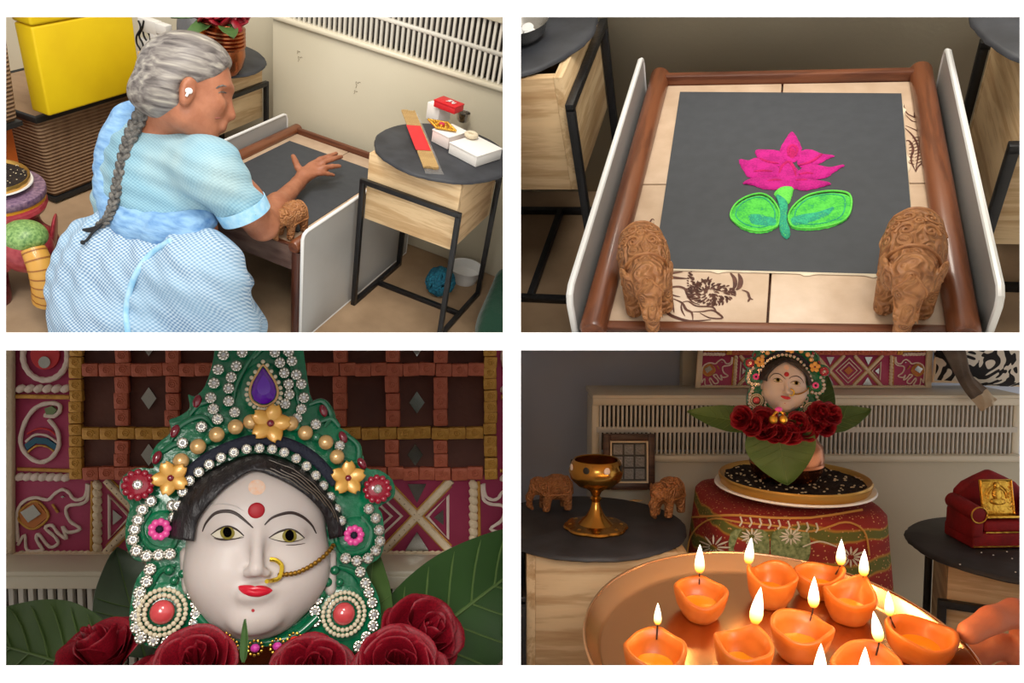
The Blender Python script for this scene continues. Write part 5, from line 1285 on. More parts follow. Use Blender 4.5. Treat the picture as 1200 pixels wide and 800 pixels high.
# ---- leaves and roses around it
def place_leaf(name, label, base, tip, db, dt, wd, roll=0, m=None, bend=.15, group=None, veins=6):
    A, B = dep(*base, db), dep(*tip, dt); y = (B-A); ln = y.length; y.normalize(); n = (VIEWS[R_['n']].C-A).normalized()
    x = y.cross(n).normalized(); z = x.cross(y); M = Matrix((x, y, z)).transposed().to_4x4() @ Matrix.Rotation(roll, 4, 'Y'); M.translation = A
    me = leaf_mesh('blade', ln, wd, bend, .12, m or M_LEAF, 13, 22, .0006)
    o = tag(put(name, me, None, M), label, 'leaf', group)
    f = lambda s, v: Vector((s*wd/2*math.sin(PI*min(1, v**.78*.97+.03))**.75*(1-.15*v), v*ln, bend*ln*math.sin(v*1.6)*-.5+.12*wd*abs(s)**1.5*(1-v*.4)+.0011+.012*wd*math.sin(v*26)*abs(s)))
    M_VEIN = mat('leaf_vein', L(98, 124, 66), .5)
    G().tube([f(0, k/14) for k in range(15)], [.0016*(1-k/17)*ln/.15 for k in range(15)], 6).obj('midrib', M_VEIN, o)
    for k in range(veins):
        v = .12+.11*k
        for s in (-1, 1): G().tube([f(s*t, v+.16*t) for t in (0, .25, .5, .75, .92)], [.0006*ln/.15]*4+[.0003], 5).obj('vein', M_VEIN, o)
    return o
M_LEAF2 = mat('broad_green_leaf', L(84, 112, 50), .6, var=(9, L(62, 92, 40), .2), bump=(30, .1))
M_LEAF3 = mat('dull_green_leaf', L(74, 92, 66), .45, var=(16, L(96, 112, 88), .2), bump=(40, .1))
place_leaf('betel_leaf', 'broad pale green leaf under the first rose and the slotted ledge', (150, 800), (-70, 742), .74, .80, .125, -.25, M_LEAF2)
place_leaf('betel_leaf', 'dull green leaf standing behind the coral earring above the broad leaf', (170, 770), (138, 640), .80, .84, .085, .3, M_LEAF3, veins=4)
place_leaf('betel_leaf', 'large dark green leaf fanned out behind the tallest rose', (430, 800), (690, 610), .80, .92, .145, .2, mat('dark_green_leaf', L(58, 92, 40), .4, var=(7, L(46, 78, 32), .2), coat=.12))
place_leaf('betel_leaf', 'narrow dark green leaf between the crown and the large dark leaf', (425, 780), (436, 640), .785, .80, .06, -.3, M_LEAF2, veins=4)
def petal_mesh(name, w, h, cup, curl, r0, sd):
    def fn(a, b):
        s = (a-.5)*2; ww = w*(.35+.65*math.sin(PI*(.1+.62*b)))
        out = cup*math.sin(b*PI*.55)*h+curl*h*max(0, b-.7)**1.6*4
        r = out+r0*h+.02*h*math.sin(s*5+sd)*b*b; ang = s*ww/max(.22*h, out+(r0+.2)*h)
        return (r*math.sin(ang), -r*math.cos(ang), b*h-.13*h*s*s*b-curl*h*.35*max(0, b-.72)*4*(1-.4*s*s)+.025*h*math.sin(s*4+sd*2)*b)
    return G().grid(fn, 11, 11).mesh(name, M_ROSE, solid=.0007, sharp=3)
PET = [petal_mesh('petal', .40, 1.0, .03, .0, .03, 1), petal_mesh('petal', .55, 1.0, .14, .04, .07, 2), petal_mesh('petal', .75, 1.0, .32, .12, .10, 3), petal_mesh('petal', .95, .95, .52, .22, .12, 4), petal_mesh('petal', 1.05, .9, .70, .34, .12, 5)]
def rose(label, u, v, d, r, up, seed, group=None, c=None):
    c = c or dep(u, v, d); z = (up if isinstance(up, Vector) else Vector(up)).normalized(); x = z.orthogonal().normalized(); y = z.cross(x)
    M = Matrix((x, y, z)).transposed().to_4x4(); M.translation = c-z*r*.6; t = thing('rose', label, 'rose', M, group); rng = random.Random(seed)
    a = rng.uniform(0, 6)
    for k, (pm, n) in enumerate(zip(PET, (3, 4, 4, 5, 5))):
        for i in range(n):
            a += 2*PI/n+rng.uniform(-.35, .35); s = r*(1.10, 1.08, 1.05, 1.0, .95)[k]*rng.uniform(.88, 1.08)
            put('petal', pm, t, Matrix.Rotation(a, 4, 'Z') @ Matrix.Translation((0, 0, -.05*r*k)) @ Matrix.Rotation(rng.uniform(-.16, .16), 4, 'X') @ Matrix.Rotation(rng.uniform(-.12, .12), 4, 'Y') @ Matrix.Scale(s, 4))
        a += .7
    G().lathe([(0, -.32*r), (.10*r, -.30*r), (.16*r, -.16*r), (.12*r, -.06*r)], 12).obj('sepal_cup', M_LEAF, t)
    return t
vw = lambda u, v: (VIEWS[3].C-dep(u, v, .7)).normalized()
for lab, u, v, d, r, up, sd in (('red rose bud leaning outward on the broad pale leaf', 112, 758, .69, .041, vw(120, 750)*.5+Vector((-.5, 0, 1.0)), 1),
                                ('red rose under the coral earring beside the leaning bud', 184, 796, .70, .031, vw(180, 780)*.6+Vector((.2, 0, .8)), 2),
                                ('open red rose below the earring with the small green sepal beside it', 228, 778, .665, .044, vw(230, 760)*.8+Vector((-.1, 0, .7)), 3),
                                ('red rose half hidden under the necklace gems', 290, 810, .680, .028, vw(290, 780)*.6+Vector((0, 0, .8)), 4),
                                ('wide red rose under the chin and the ruby necklace gem', 368, 786, .672, .048, vw(370, 760)+Vector((.1, 0, .7)), 5),
                                ('open red rose beneath the tallest rose', 466, 780, .660, .044, vw(460, 760)+Vector((.1, 0, .5)), 6),
                                ('tallest red rose against the large dark leaf', 498, 740, .735, .050, vw(500, 720)*.6+Vector((.6, 0, .8)), 7)):
    rose(lab, u, v, d, r, up, sd)
a = dep(286, 775, .63); M = T(a)
tag(put('sepal', leaf_mesh('sepal', .034, .007, .1, .3, M_LEAF, 7, 9), None, Matrix.Translation(a) @ Matrix.Rotation(PI/2-.1, 4, 'X') @ Matrix.Rotation(-.15, 4, 'Y')), 'small pointed green sepal in front of the necklace', 'sepal')
# what carries it all, below the opening
pz = dep(300, 800, .80)
kp = thing('copper_pot', 'copper pot under the large jewelled face', 'pot', T(pz.x, pz.y+.02, .30))
G().lathe([(0, 0), (.07, 0), (.10, .05), (.105, .11), (.08, .16), (.07, pz.z-.33), (.09, pz.z-.31), (.085, pz.z-.31), (0, pz.z-.33)], 40).obj('pot_body', M_COPPER, kp); G().lathe([(.075, .165), (.082, .175), (.075, .185)], 40, cap=False).obj('neck_ring', M_COPPER, kp)
st = thing('round_stool', 'round wooden stool under the copper pot', 'stool', T(pz.x, pz.y+.02, 0))
G().lathe([(0, .27), (.15, .27), (.155, .285), (.15, .299), (0, .299)], 40).obj('seat', M_TEAKX, st)
for k in range(3): G().cyl((.10*math.cos(k*2.1), .10*math.sin(k*2.1), .272), (.13*math.cos(k*2.1), .13*math.sin(k*2.1), 0), .014, .011, 12).obj('leg', M_TEAKZ, st)

# ================================================================== PLACE 4: the lit offering tray
room(4)
M_BLUEW = mat('bluish_white_wall', L(206, 211, 224), .7, var=(3, L(198, 203, 216), .2))
g = G().box((.72, 1.83, .8), (1.5, .04, 1.6)); struct(g.obj('wall_back', M_BLUEW), 'bluish white wall beside the radiator')
YA = 1.56
X0, X1 = at(694, 500, y=YA).x, at(1200, 500, y=YA).x
zb, zt, zc = at(900, 533, y=YA).z, at(900, 475, y=YA).z, at(900, 466, y=YA).z
radiator('long cream radiator with a white grille behind the offering tray', X0, X1, YA, (zb, zt, zc), .0090, .0047, back=.15)
x = at(807, 440, y=1.74).x; g = G().box((x, 1.74, (zc+1.3)/2+.2), (.035, .03, 1.3-zc+.4)); struct(g.obj('upright_strip', M_WALLG), 'grey beige strip beside the relief panel')  # upright beige strip left of the relief panel
YP = 1.66
s = (at(1088, 440, y=YP).x-at(815, 440, y=YP).x)/(662*PX); p = at(951.5, 461, y=YP)
copy_tree(tap, T(p.x, YP, zc+.0085, s=s), 'magenta clay relief panel standing on the long radiator')

# ---- cushion and cloth on the ledge
def damask_mat():
    def build(N, K, tc, b):
        n = N('ShaderNodeTexNoise'); n.inputs['Scale'].default_value = 16; n.inputs['Detail'].default_value = 0; n.inputs['Distortion'].default_value = 3.2; K(tc.outputs['Object'], n.inputs['Vector'])
        r = ramp(N, [(.49, L(226, 218, 204)), (.51, L(26, 22, 24))]); K(n.outputs[0], r.inputs[0]); K(r.outputs[0], b.inputs['Base Color'])
    return mat_tex('damask_cloth', build, .85)
def pillow(w, h, t, n=18):
    def fn(sg):
        def f(a, b):
            x, z = (a-.5)*2, (b-.5)*2; e = (1-x**4)*(1-z**4); return (w/2*x*(1-.06*z*z), sg*t/2*max(0, e)**.45, h/2*z*(1-.06*x*x))
        return f
    return G().grid(fn(-1), n, n).grid(fn(1), n, n)
c = at(1158, 440, y=1.62)
M_DAM = damask_mat()
cu = thing('cushion', 'black and cream scroll-patterned cushion on the radiator', 'cushion', T(c.x+.02, 1.655, zc+.118, rx=-.12, ry=.06)); pillow(.24, .21, .06).obj('cushion_cover', M_DAM, cu, sharp=3)
G().tube([(.118*a, 0, .103*b) for a, b in ((-1, -1), (0, -.94), (1, -1), (.94, 0), (1, 1), (0, .94), (-1, 1), (-.94, 0))], .004, 6, closed=True).obj('piping', M_CLAYC, cu)
M_SLEEVE = mat('grey_brown_cloth', L(132, 120, 108), .9, var=(20, L(92, 84, 78), .2), bump=(30, .4)); M_LINING = mat('cream_lining', L(196, 180, 154), .9)
A = [at(u, v, y=y) for u, v, y in ((1100, 404, 1.62), (1112, 425, 1.58), (1124, 448, 1.555), (1138, 468, 1.535), (1150, 482, 1.525))]
B = [at(u, v, y=y) for u, v, y in ((1128, 400, 1.61), (1134, 420, 1.57), (1140, 440, 1.545), (1156, 455, 1.53), (1168, 468, 1.52))]
A, B = catmull(A, 4), catmull(B, 4)
sl = thing('scarf', 'grey brown cloth strip hanging over the radiator edge', 'cloth', T(A[-1]))
SI = sl.matrix_world.inverted(); k = len(A)
def strip(i0, i1): return G().grid(lambda a, b: tuple(SI @ (lerp(A[i0+round(a*(i1-i0))], B[i0+round(a*(i1-i0))], b)+Vector((0, -.006*math.sin(b*PI)-.002*math.sin(b*14+a*6), 0)))), i1-i0+1, 9)
strip(0, 12).obj('strip', M_SLEEVE, sl, solid=.004); strip(12, k-1).obj('lining', M_LINING, sl, solid=.004)

# ---- cloth-covered stand
YS = 1.27
zp = at(928, 578, y=YS).z; SX = at(922, 600, y=YS).x
def cloth_mat():
    def build(N, K, tc, b):
        sx = N('ShaderNodeSeparateXYZ'); K(tc.outputs['Object'], sx.inputs[0])
        n = N('ShaderNodeTexNoise'); n.inputs['Scale'].default_value = 9; K(tc.outputs['Object'], n.inputs['Vector'])
        ad = N('ShaderNodeMath'); ad.operation = 'MULTIPLY_ADD'; ad.inputs[1].default_value = .05; K(n.outputs[0], ad.inputs[0]); K(sx.outputs[2], ad.inputs[2])
        m = N('ShaderNodeMath'); m.operation = 'MULTIPLY'; m.inputs[1].default_value = 120; K(ad.outputs[0], m.inputs[0]); sn = N('ShaderNodeMath'); sn.operation = 'SINE'; K(m.outputs[0], sn.inputs[0])
        r = ramp(N, [(0, L(128, 28, 22)), (.55, L(140, 34, 24)), (.72, L(168, 124, 44)), (.86, L(92, 96, 36))]); h = N('ShaderNodeMath'); h.operation = 'MULTIPLY_ADD'; h.inputs[1].default_value = .5; h.inputs[2].default_value = .5; K(sn.outputs[0], h.inputs[0]); K(h.outputs[0], r.inputs[0])
        v = N('ShaderNodeTexVoronoi'); v.inputs['Scale'].default_value = 170; K(tc.outputs['Object'], v.inputs['Vector']); d = ramp(N, [(.16, (1, 1, 1, 1)), (.24, (0, 0, 0, 1))]); K(v.outputs[0], d.inputs[0])
        mx = N('ShaderNodeMixRGB'); K(d.outputs[0], mx.inputs[0]); K(r.outputs[0], mx.inputs[1]); mx.inputs[2].default_value = L(196, 150, 96); K(mx.outputs[0], b.inputs['Base Color'])
    return mat_tex('red_gold_printed_cloth', build, .8)
M_CLOTH = cloth_mat()
ST = thing('draped_stand', 'stand under a red and gold printed cloth, holding the plate of earth', 'stand', T(SX, YS+.01, 0))
G().box((0, 0, (zp-.02)/2), (.22, .18, zp-.02)).obj('stand_body', M_TEAKX, ST)
def drape(u, t):
    a = u*2*PI; c, s_ = math.cos(a), math.sin(a); e = 4.5; q = (abs(c)**e+abs(s_)**e)**(-1/e)
    hx, hy = .135, .125
    if t < .4: k = t/.4; return (c*q*hx*k, s_*q*hy*k, zp-.0045-.012*max(0, k-.8)*2)
    k = (t-.4)/.6; w = 1+.22*k+.035*k*math.sin(a*9)+.03*k*math.sin(a*5+1)
    return (c*q*hx*w, s_*q*hy*w, zp-.010-.30*k+.004*math.sin(a*7)*k)
G().grid(drape, 120, 40, wrap=True).obj('cloth', M_CLOTH, ST, sharp=3, solid=.002)
stree4 = None
bpy.context.view_layer.update()
cl = [o for o in ST.children if o.name.startswith('cloth')][0]; STI = ST.matrix_world.inverted()
ct = BVHTree.FromPolygons([cl.matrix_world @ v.co for v in cl.data.vertices], [tuple(p.vertices) for p in cl.data.polygons])
M_GRM = mat('green_print', L(62, 84, 34), .8, var=(160, L(150, 160, 110), .1)); M_WHM = mat('white_print', L(206, 200, 184), .8); M_GOM = mat('gold_print', L(190, 140, 66), .7); M_RDM = mat('dark_red_print', L(122, 22, 24), .8)
def cpatch(name, poly, m, off=.002):
    C = [(p.x, p.y) for p in catmull([(u, v, 0) for u, v in poly], 3, True)]; P = onto_px(ct, C, off)
    if len(P) == len(C): G().add([STI @ p for p in P], [tuple(range(len(P)))]).obj(name, m, ST, sharp=3)
for u in (878, 926): cpatch('green_motif', [(u-21, 624), (u, 619), (u+21, 624), (u+21, 655), (u, 656), (u-21, 655)], M_GRM)
for u, v, r in ((838, 641, 19), (881, 628, 13), (926, 628, 13), (996, 652, 16)):
    for k in range(12):
        a = k*PI/6; P = onto_px(ct, [(u+r*t*math.cos(a), v+r*.75*t*math.sin(a)) for t in (.25, .5, .75, 1)], .003)
        if len(P) == 4: G().tube([STI @ p for p in P], [.0007, .0016, .0016, .0005], 5).obj('white_motif', M_WHM, ST)
for pts, r, m in ((((806, 650), (812, 625), (835, 608), (870, 612), (910, 616), (950, 622), (990, 612), (1012, 622), (1018, 650)), .0016, M_GOM), (((812, 606), (860, 604), (910, 607), (960, 606), (1010, 598)), .0020, M_GOM), (((940, 640), (960, 634), (980, 640)), .0012, M_WHM)):
    P = onto_px(ct, [(p.x, p.y) for p in catmull([(u, v, 0) for u, v in pts], 5)], .0015)
    if len(P) > 3: G().tube([STI @ p for p in P], r, 6).obj('printed_line', m, ST)
for k in range(9):
    u = 868+k*11; P = onto_px(ct, [(u, 606+k*.9), (u+2, 611+k), (u-1, 616+k*.9)], .002)
    if len(P) == 3: G().tube([STI @ p for p in P], .0016, 5).obj('white_motif', M_WHM, ST)
soil_plate('white plate of dark earth and seeds under the copper pot with the small jewelled face', T(at(928, 570, z=zp+.01).x, YS, zp), .124, 150, 9)
PXc = at(921, 555, y=YS).x
kp = thing('copper_pot', 'copper pot wrapped in a green leaf on the plate of earth', 'pot', T(PXc, YS, zp+.029))
G().lathe([(0, 0), (.050, 0), (.057, .012), (.060, .035), (.057, .055), (.044, .070), (.040, .085), (.050, .094), (.048, .095), (0, .09)], 40).obj('pot_body', M_COPPER, kp); G().lathe([(.0585, .020), (.0605, .024), (.0590, .028)], 40, cap=False).obj('pot_ring', M_COPPER, kp)
for lab, b_, t_, db, dt, wd, rl, mm in (('broad green leaf hanging in front of the copper pot', (909, 492), (923, 568), 1.215, 1.195, .112, 0, M_LEAF2), ('green leaf pointing away from the small face toward the picture frame', (890, 497), (806, 480), 1.22, 1.24, .05, .5, M_LEAF2),
                                        ('green leaf pointing from the small face toward the cushion', (948, 500), (1022, 477), 1.235, 1.25, .055, -.5, M_LEAF2), ('small green leaf standing behind the small jewelled face', (958, 496), (970, 440), 1.29, 1.30, .045, 0, M_LEAF2)):
    place_leaf('betel_leaf', lab, b_, t_, db, dt, wd, rl, mm, veins=5)
ms = (96*1.22/900)/(319*QX)
d = VIEWS[4].ray(918, 445); P0 = VIEWS[4].C+d*1.225; y = Vector((d.x*.4, d.y, d.z*1.0)).normalized(); xx = y.cross(Vector((0, 0, 1))).normalized(); M = Matrix((xx, y, xx.cross(y))).transposed().to_4x4(); M.translation = P0
m4 = copy_tree(mask, M @ Matrix.Scale(ms, 4), 'small white goddess face with a green crown above the copper pot')
for i, (u, v) in enumerate(((868, 488), (880, 497), (893, 490), (896, 503), (911, 505), (926, 505), (936, 495), (945, 503), (956, 492), (968, 498), (975, 484), (962, 482))):
    rose('small red rose in the ring under the small jewelled face', u, v, 1.19, .022, (VIEWS[4].C-dep(u, v, 1.2)).normalized()+Vector(((u-920)*.012, 0, .35)), 60+i, 'roses under the small jewelled face')
bl = thing('bell_pendant', 'pair of tiny gold bells under the small chin', 'bell', T(dep(912, 490, 1.165)))
for x in (-.0075, .0075): G().ball((x, 0, -.002), .0068, 14, 10).obj('bell', M_GOLD, bl)
G().tube(catmull([(-.008, 0, .004), (-.004, -.002, .010), (0, 0, .012), (.004, -.002, .010), (.008, 0, .004)], 4), .0018, 6).obj('chain', M_GOLD, bl); G().ball((0, -.001, .014), (.006, .004, .004), 10, 8).obj('pink_bead', M_PINKG, bl)

# ---- left slate with goblet, frame and elephants
YL = 1.31
zl = at(690, 612, y=YL).z; XL = at(688, 612, y=YL).x
slate_table('pine box in an iron stand under the brass goblet', T(XL+.02, YL, 0, rz=PI/2), w=.25, d=.27, zbar=zl-.085, zb=(zl-.20, zl-.0105))
slate_disc('round slate under the brass goblet and the picture frame', T(XL, YL, zl-.010), .17)
M_BRASSG = mat('polished_brass', L(196, 148, 70), .2, .95, var=(14, L(160, 116, 52), .2))
c = at(698, 619, z=zl); gb = thing('brass_goblet', 'brass goblet lamp on a petal-edged foot', 'goblet', T(c.x, c.y, zl+.0006))
wv8 = lambda a, cc: 1+.07*abs(math.cos(4*cc))
G().lathe([(0, 0), (.050, 0), (.052, .003), (.050, .006), (.030, .009), (0, .009)], 96, None, wv8).obj('foot', M_BRASSG, gb)
G().lathe([(.030, .009), (.016, .022), (.009, .036), (.0065, .046), (.010, .052), (.0065, .056), (.010, .064), (.018, .070)], 36).obj('stem', M_BRASSG, gb)
bw = G().lathe([(.012, .068), (.030, .074), (.043, .086), (.0465, .100), (.042, .114), (.038, .119), (.036, .118), (.040, .112), (.0435, .100), (.040, .088), (.028, .078), (0, .076)], 48).obj('bowl', M_BRASSG, gb)
for k in range(8):
    a = k*PI/4+.3; G().ball((0, 0, 0), (.0055, .0015, .0065), 10, 6).obj('pierced_leaf', M_DKMET if k % 2 else M_CLAYW, bw, M=T(.0445*math.cos(a), .0445*math.sin(a), .108, rz=a+PI/2))
rg = G()
for k in range(8): rg.ball((.043*math.cos(k*PI/4), .043*math.sin(k*PI/4), .0065), (.004, .004, .002), 8, 5)
rg.obj('foot_stud', M_GOLD, gb)
p = at(645, 598, z=zl); elephant('carved elephant behind the brass goblet', T(p.x+.005, p.y, zl+.003, rz=-1.35), scale=.068)
p = at(782, 604, z=zl); elephant('carved elephant beside the picture frame', T(p.x, p.y, zl+.003, rz=-.75), scale=.070)
c = at(737, 574, z=zl); M_FRM = wood('dark_frame_wood', L(86, 56, 40), L(54, 32, 22), 'X', 2); M_SILP = mat('silver_relief', L(186, 184, 180), .35, .5, bump=(260, .8)); M_MATB = mat('grey_mount', L(88, 88, 86), .8)
pf = thing('picture_frame', 'dark wooden picture frame with nine small silver pictures', 'picture frame', T(c.x, c.y, zl+.001, rx=-.10)); fw, fh = .104, .112
for xx in (-1, 1): G().box((xx*(fw/2-.007), 0, fh/2), (.014, .012, fh)).obj('frame_rail', M_FRM, pf, bev=.002)
for zz in (.007, fh-.007): G().box((0, 0, zz), (fw-.028, .012, .014)).obj('frame_rail', M_FRM, pf, bev=.002)
for xx in (-1, 1): G().box((xx*(fw/2-.0155), -.002, fh/2), (.003, .010, fh-.028)).obj('gilt_slip', M_CLAYC, pf)
for zz in (.0155, fh-.0155): G().box((0, -.002, zz), (fw-.031, .010, .003)).obj('gilt_slip', M_CLAYC, pf)
G().box((0, .002, fh/2), (fw-.03, .004, fh-.03)).obj('mount', M_MATB, pf)
me = G().box((0, -.001, 0), (.0185, .003, .0205)).mesh('picture', M_SILP, bev=.0008)
for i in range(3):
    for j in range(3): put('picture', me, pf, T((i-1)*.0222, 0, fh/2+(j-1)*.0245))
p = at(745, 587, z=zl); g = G(); g.prism([(-.012, 0), (0, .006), (.014, .002), (.004, -.006)], 0, .0012); tag(g.obj('wood_chip', M_STICK, None, M=T(p.x, p.y, zl+.0006)), 'pale wood chip in front of the picture frame', 'wood chip')

# ---- right slate with the toy sofa
YQ = 1.27
zr = at(1188, 640, y=YQ).z; XR = at(1194, 640, y=YQ).x
slate_table('pine box in an iron stand under the red toy sofa', T(XR+.02, YQ+.01, 0, rz=-.42), w=.27, d=.25, zbar=zr-.078, zb=(zr-.20, zr-.0105))
slate_disc('round slate under the red toy sofa', T(XR, YQ, zr-.010), .172)
M_VELV = mat('red_velvet', L(150, 14, 26), .75, var=(40, L(120, 8, 18), .3), bump=(200, .1))
p = at(1172, 640, z=zr); sf = thing('toy_sofa', 'red velvet toy sofa holding the gold plaque', 'toy sofa', T(p.x+.012, p.y+.028, zr+.0008, rz=.05))
G().box((0, 0, .013), (.140, .080, .026)).obj('base', M_VELV, sf, bev=.004, seg=3); G().box((0, -.006, .036), (.100, .066, .020)).obj('seat_cushion', M_VELV, sf, bev=.007, seg=4)
G().prism([(-.058, .02), (.058, .02), (.060, .082), (.046, .096), (.026, .106), (0, .118), (-.026, .106), (-.046, .096), (-.060, .082)], -.040, -.020, PR).obj('backrest', M_VELV, sf, bev=.007, seg=4, sharp=1.2)
for s_ in (-1, 1):
    G().box((s_*.061, -.002, .034), (.020, .076, .040)).obj('armrest', M_VELV, sf, bev=.005, seg=3); G().cyl((s_*.062, -.041, .058), (s_*.062, .034, .064), .0135, .0135, 20).obj('arm_roll', M_VELV, sf, bev=.003)
    G().tube([(s_*.062+.0135*math.cos(k*PI/8), -.0415, .058+.0135*math.sin(k*PI/8)) for k in range(16)], .0012, 6, closed=True).obj('gold_piping', M_GOLD, sf)
G().box((0, -.0405, .028), (.098, .002, .002)).obj('gold_braid', M_GOLD, sf); G().box((0, -.0405, .004), (.138, .002, .002)).obj('gold_braid', M_GOLD, sf)
p2 = at(1163, 604, y=p.y+.02); pq = thing('gold_plaque', 'square gold relief plaque leaning on the red toy sofa', 'plaque', T(p2.x, p.y+.004, zr+.0525, rx=-.22, rz=.05)); G().box((0, 0, .030), (.058, .003, .060)).obj('panel', M_GOLD, pq, bev=.001)
G().tube([(.027*a, -.002, .030+.028*b) for a, b in ((-1, -1), (1, -1), (1, 1), (-1, 1))], .0018, 6, closed=True).obj('beaded_border', M_GOLD, pq)
g = G(); g.ball((0, -.003, .050), (.005, .003, .006), 10, 8); g.ball((0, -.003, .036), (.008, .003, .011), 10, 8); g.ball((0, -.003, .023), (.014, .003, .006), 10, 8); g.obj('seated_figure', M_GOLD, pq)
g = G()
for r in (.016, .020): g.tube([(r*math.cos(k*PI/14), -.002, .028+r*1.15*math.sin(k*PI/14)) for k in range(15)], .0010, 6)
for s_ in (-1, 1):
    for k in range(4): g.tube([(s_*(.023-.006*t/6*math.cos(t)), -.002, .012+.011*k+.004*math.sin(t)) for t in range(7)], .0008, 5)
g.obj('arch', M_GOLD, pq); G().box((0, -.006, -.002), (.064, .016, .004)).obj('plinth', M_GOLD, pq, bev=.001)
g = G()
for u, v in ((1150, 648), (1164, 651), (1180, 647), (1125, 662), (1190, 671), (1186, 655)): q_ = at(u, v, z=zr); g.ball((q_.x, q_.y, zr+.0012), (.0016, .0012, .0010), 6, 4)
o = tag(g.obj('rice_crumbs', M_BUD), 'white rice crumbs scattered on the slate before the toy sofa', 'crumbs'); o['kind'] = 'stuff'

# ---- the tray, held by a hand, with eleven lamps
TD = .84
tc_ = dep(905, 772, TD); TR = .205; TM = T(tc_.x, tc_.y, tc_.z, rx=.13); TMI = TM.inverted()
M_TRAY = mat('steel_tray', L(212, 180, 148), .24, 1.0, bump=(6, .05))  # steel colour tinted warm to carry the flames' reflection
tr = thing('offering_tray', 'round steel tray carrying the lit orange lamps', 'tray', TM)
G().lathe([(0, 0), (TR*.90, 0), (TR*.93, .003), (TR*.985, .020), (TR, .0215), (TR*1.008, .020), (TR*1.0, .018), (TR*.94, .001), (TR*.90, -.002), (0, -.002)], 120).obj('tray_body', M_TRAY, tr, sharp=1)
G().tube([(TR*math.cos(k*PI/60), TR*math.sin(k*PI/60), .0212) for k in range(120)], .0018, 8, closed=True).obj('rolled_rim', M_TRAY, tr)
def tray_at(u, v, z=.0):
    C = TMI @ VIEWS[4].C; d = TMI.to_3x3() @ VIEWS[4].ray(u, v); return C+d*((z-C.z)/d.z)
M_WAX = mat('orange_wax', L(208, 122, 46), .42, var=(20, L(184, 96, 26), .3), sss=.12, coat=.08); M_GHEE = mat('melted_ghee', L(206, 140, 20), .06, coat=1); M_WICK2 = mat('burnt_wick', L(60, 34, 20), .9)
def flame_mat():
    def build(N, K, tc, b):
        sx = N('ShaderNodeSeparateXYZ'); K(tc.outputs['Generated'], sx.inputs[0])
        r = ramp(N, [(0, L(150, 60, 20)), (.12, L(255, 140, 40)), (.3, L(255, 214, 130)), (.6, L(255, 244, 214))]); K(sx.outputs[2], r.inputs[0])
        K(r.outputs[0], b.inputs['Emission Color']); b.inputs['Emission Strength'].default_value = 3.2; b.inputs['Base Color'].default_value = (0, 0, 0, 1)
    return mat_tex('flame', build, .9)
M_FLAME = flame_mat()
FM = G().lathe([(0, 0), (.10, .03), (.155, .14), (.17, .28), (.145, .48), (.095, .70), (.045, .88), (0, 1)], 16).mesh('flame', M_FLAME, sharp=3)
def diya(label, cu_, cv, r, fu, fv, hgt=.036, fl=.030, lean=0, seed=0, oval=1.0, group=None):
    c = tray_at(cu_, cv, .004); f = tray_at(fu, fv, hgt+.004); an = math.atan2(f.y-c.y, f.x-c.x); rng = random.Random(seed); ph = [rng.uniform(0, 6) for _ in range(5)]
    reach = max(r*.98, min(r*1.25, math.hypot(f.x-c.x, f.y-c.y)))
    t = thing('clay_lamp', label, 'oil lamp', TM @ T(c.x, c.y, .0008, rz=an), group)
    def prof(k, a):                                       # k: 0 base centre .. outer wall .. rim .. inner floor
        R = r*(1+.045*math.sin(2*a+ph[0])+.03*math.sin(3*a+ph[1])+.012*math.sin(7*a+ph[4])); sp = max(0, math.cos(a))**10; top = hgt*(1+.08*math.sin(2*a+ph[2])+.06*math.sin(3*a+ph[3])+.10*sp)
        rr, z = ((0, 0), (.50, 0), (.66, .06), (.86, .38), (.96, .72), (1.0, .94), (.95, 1.0), (.85, .96), (.76, .72), (.64, .42), (.45, .30), (0, .27))[k]
        w = R*rr; x, y = w*math.cos(a), w*math.sin(a)*oval
        if z > .5: x += (reach-r)*sp*(z-.5)*2; y *= 1-.25*sp
        return (x, y, z*top)
    def fn(a, b): return prof(round(b*11), a*2*PI)
    G().grid(fn, 40, 12, wrap=True).obj('cup', M_WAX, t, sharp=3)
    G().lathe([(0, 0), (r*.64, 0), (r*.64, .0006), (0, .0006)], 30, T(0, 0, hgt*.42) @ Matrix.Diagonal((1, oval, 1, 1))).obj('ghee', M_GHEE, t)
    zf = hgt*1.10
    G().tube(catmull([(reach*.74, 0, hgt*.80), (reach*.80, 0, hgt*.90), (reach*.88, 0, hgt*1.02), (reach*.93, 0, zf+.004)], 4), .0009, 6).obj('wick', M_WICK2, t)
    F = put('flame', FM, t, T(reach*.93, 0, zf+.002) @ Matrix.Rotation(-an, 4, 'Z') @ Matrix.Rotation(-.13, 4, 'X') @ Matrix.Rotation(lean, 4, 'Y') @ Matrix.Scale(fl*1.2, 4))
    ld = bpy.data.lights.new('flame_light', 'POINT'); ld.energy = .10; ld.color = (1, .52, .18); ld.shadow_soft_size = .006
    lo = bpy.data.objects.new('flame_light', ld); COL.objects.link(lo); lo.parent = t; lo.matrix_basis = T(reach*.93, 0, zf+.002+fl*1.4)
    return t
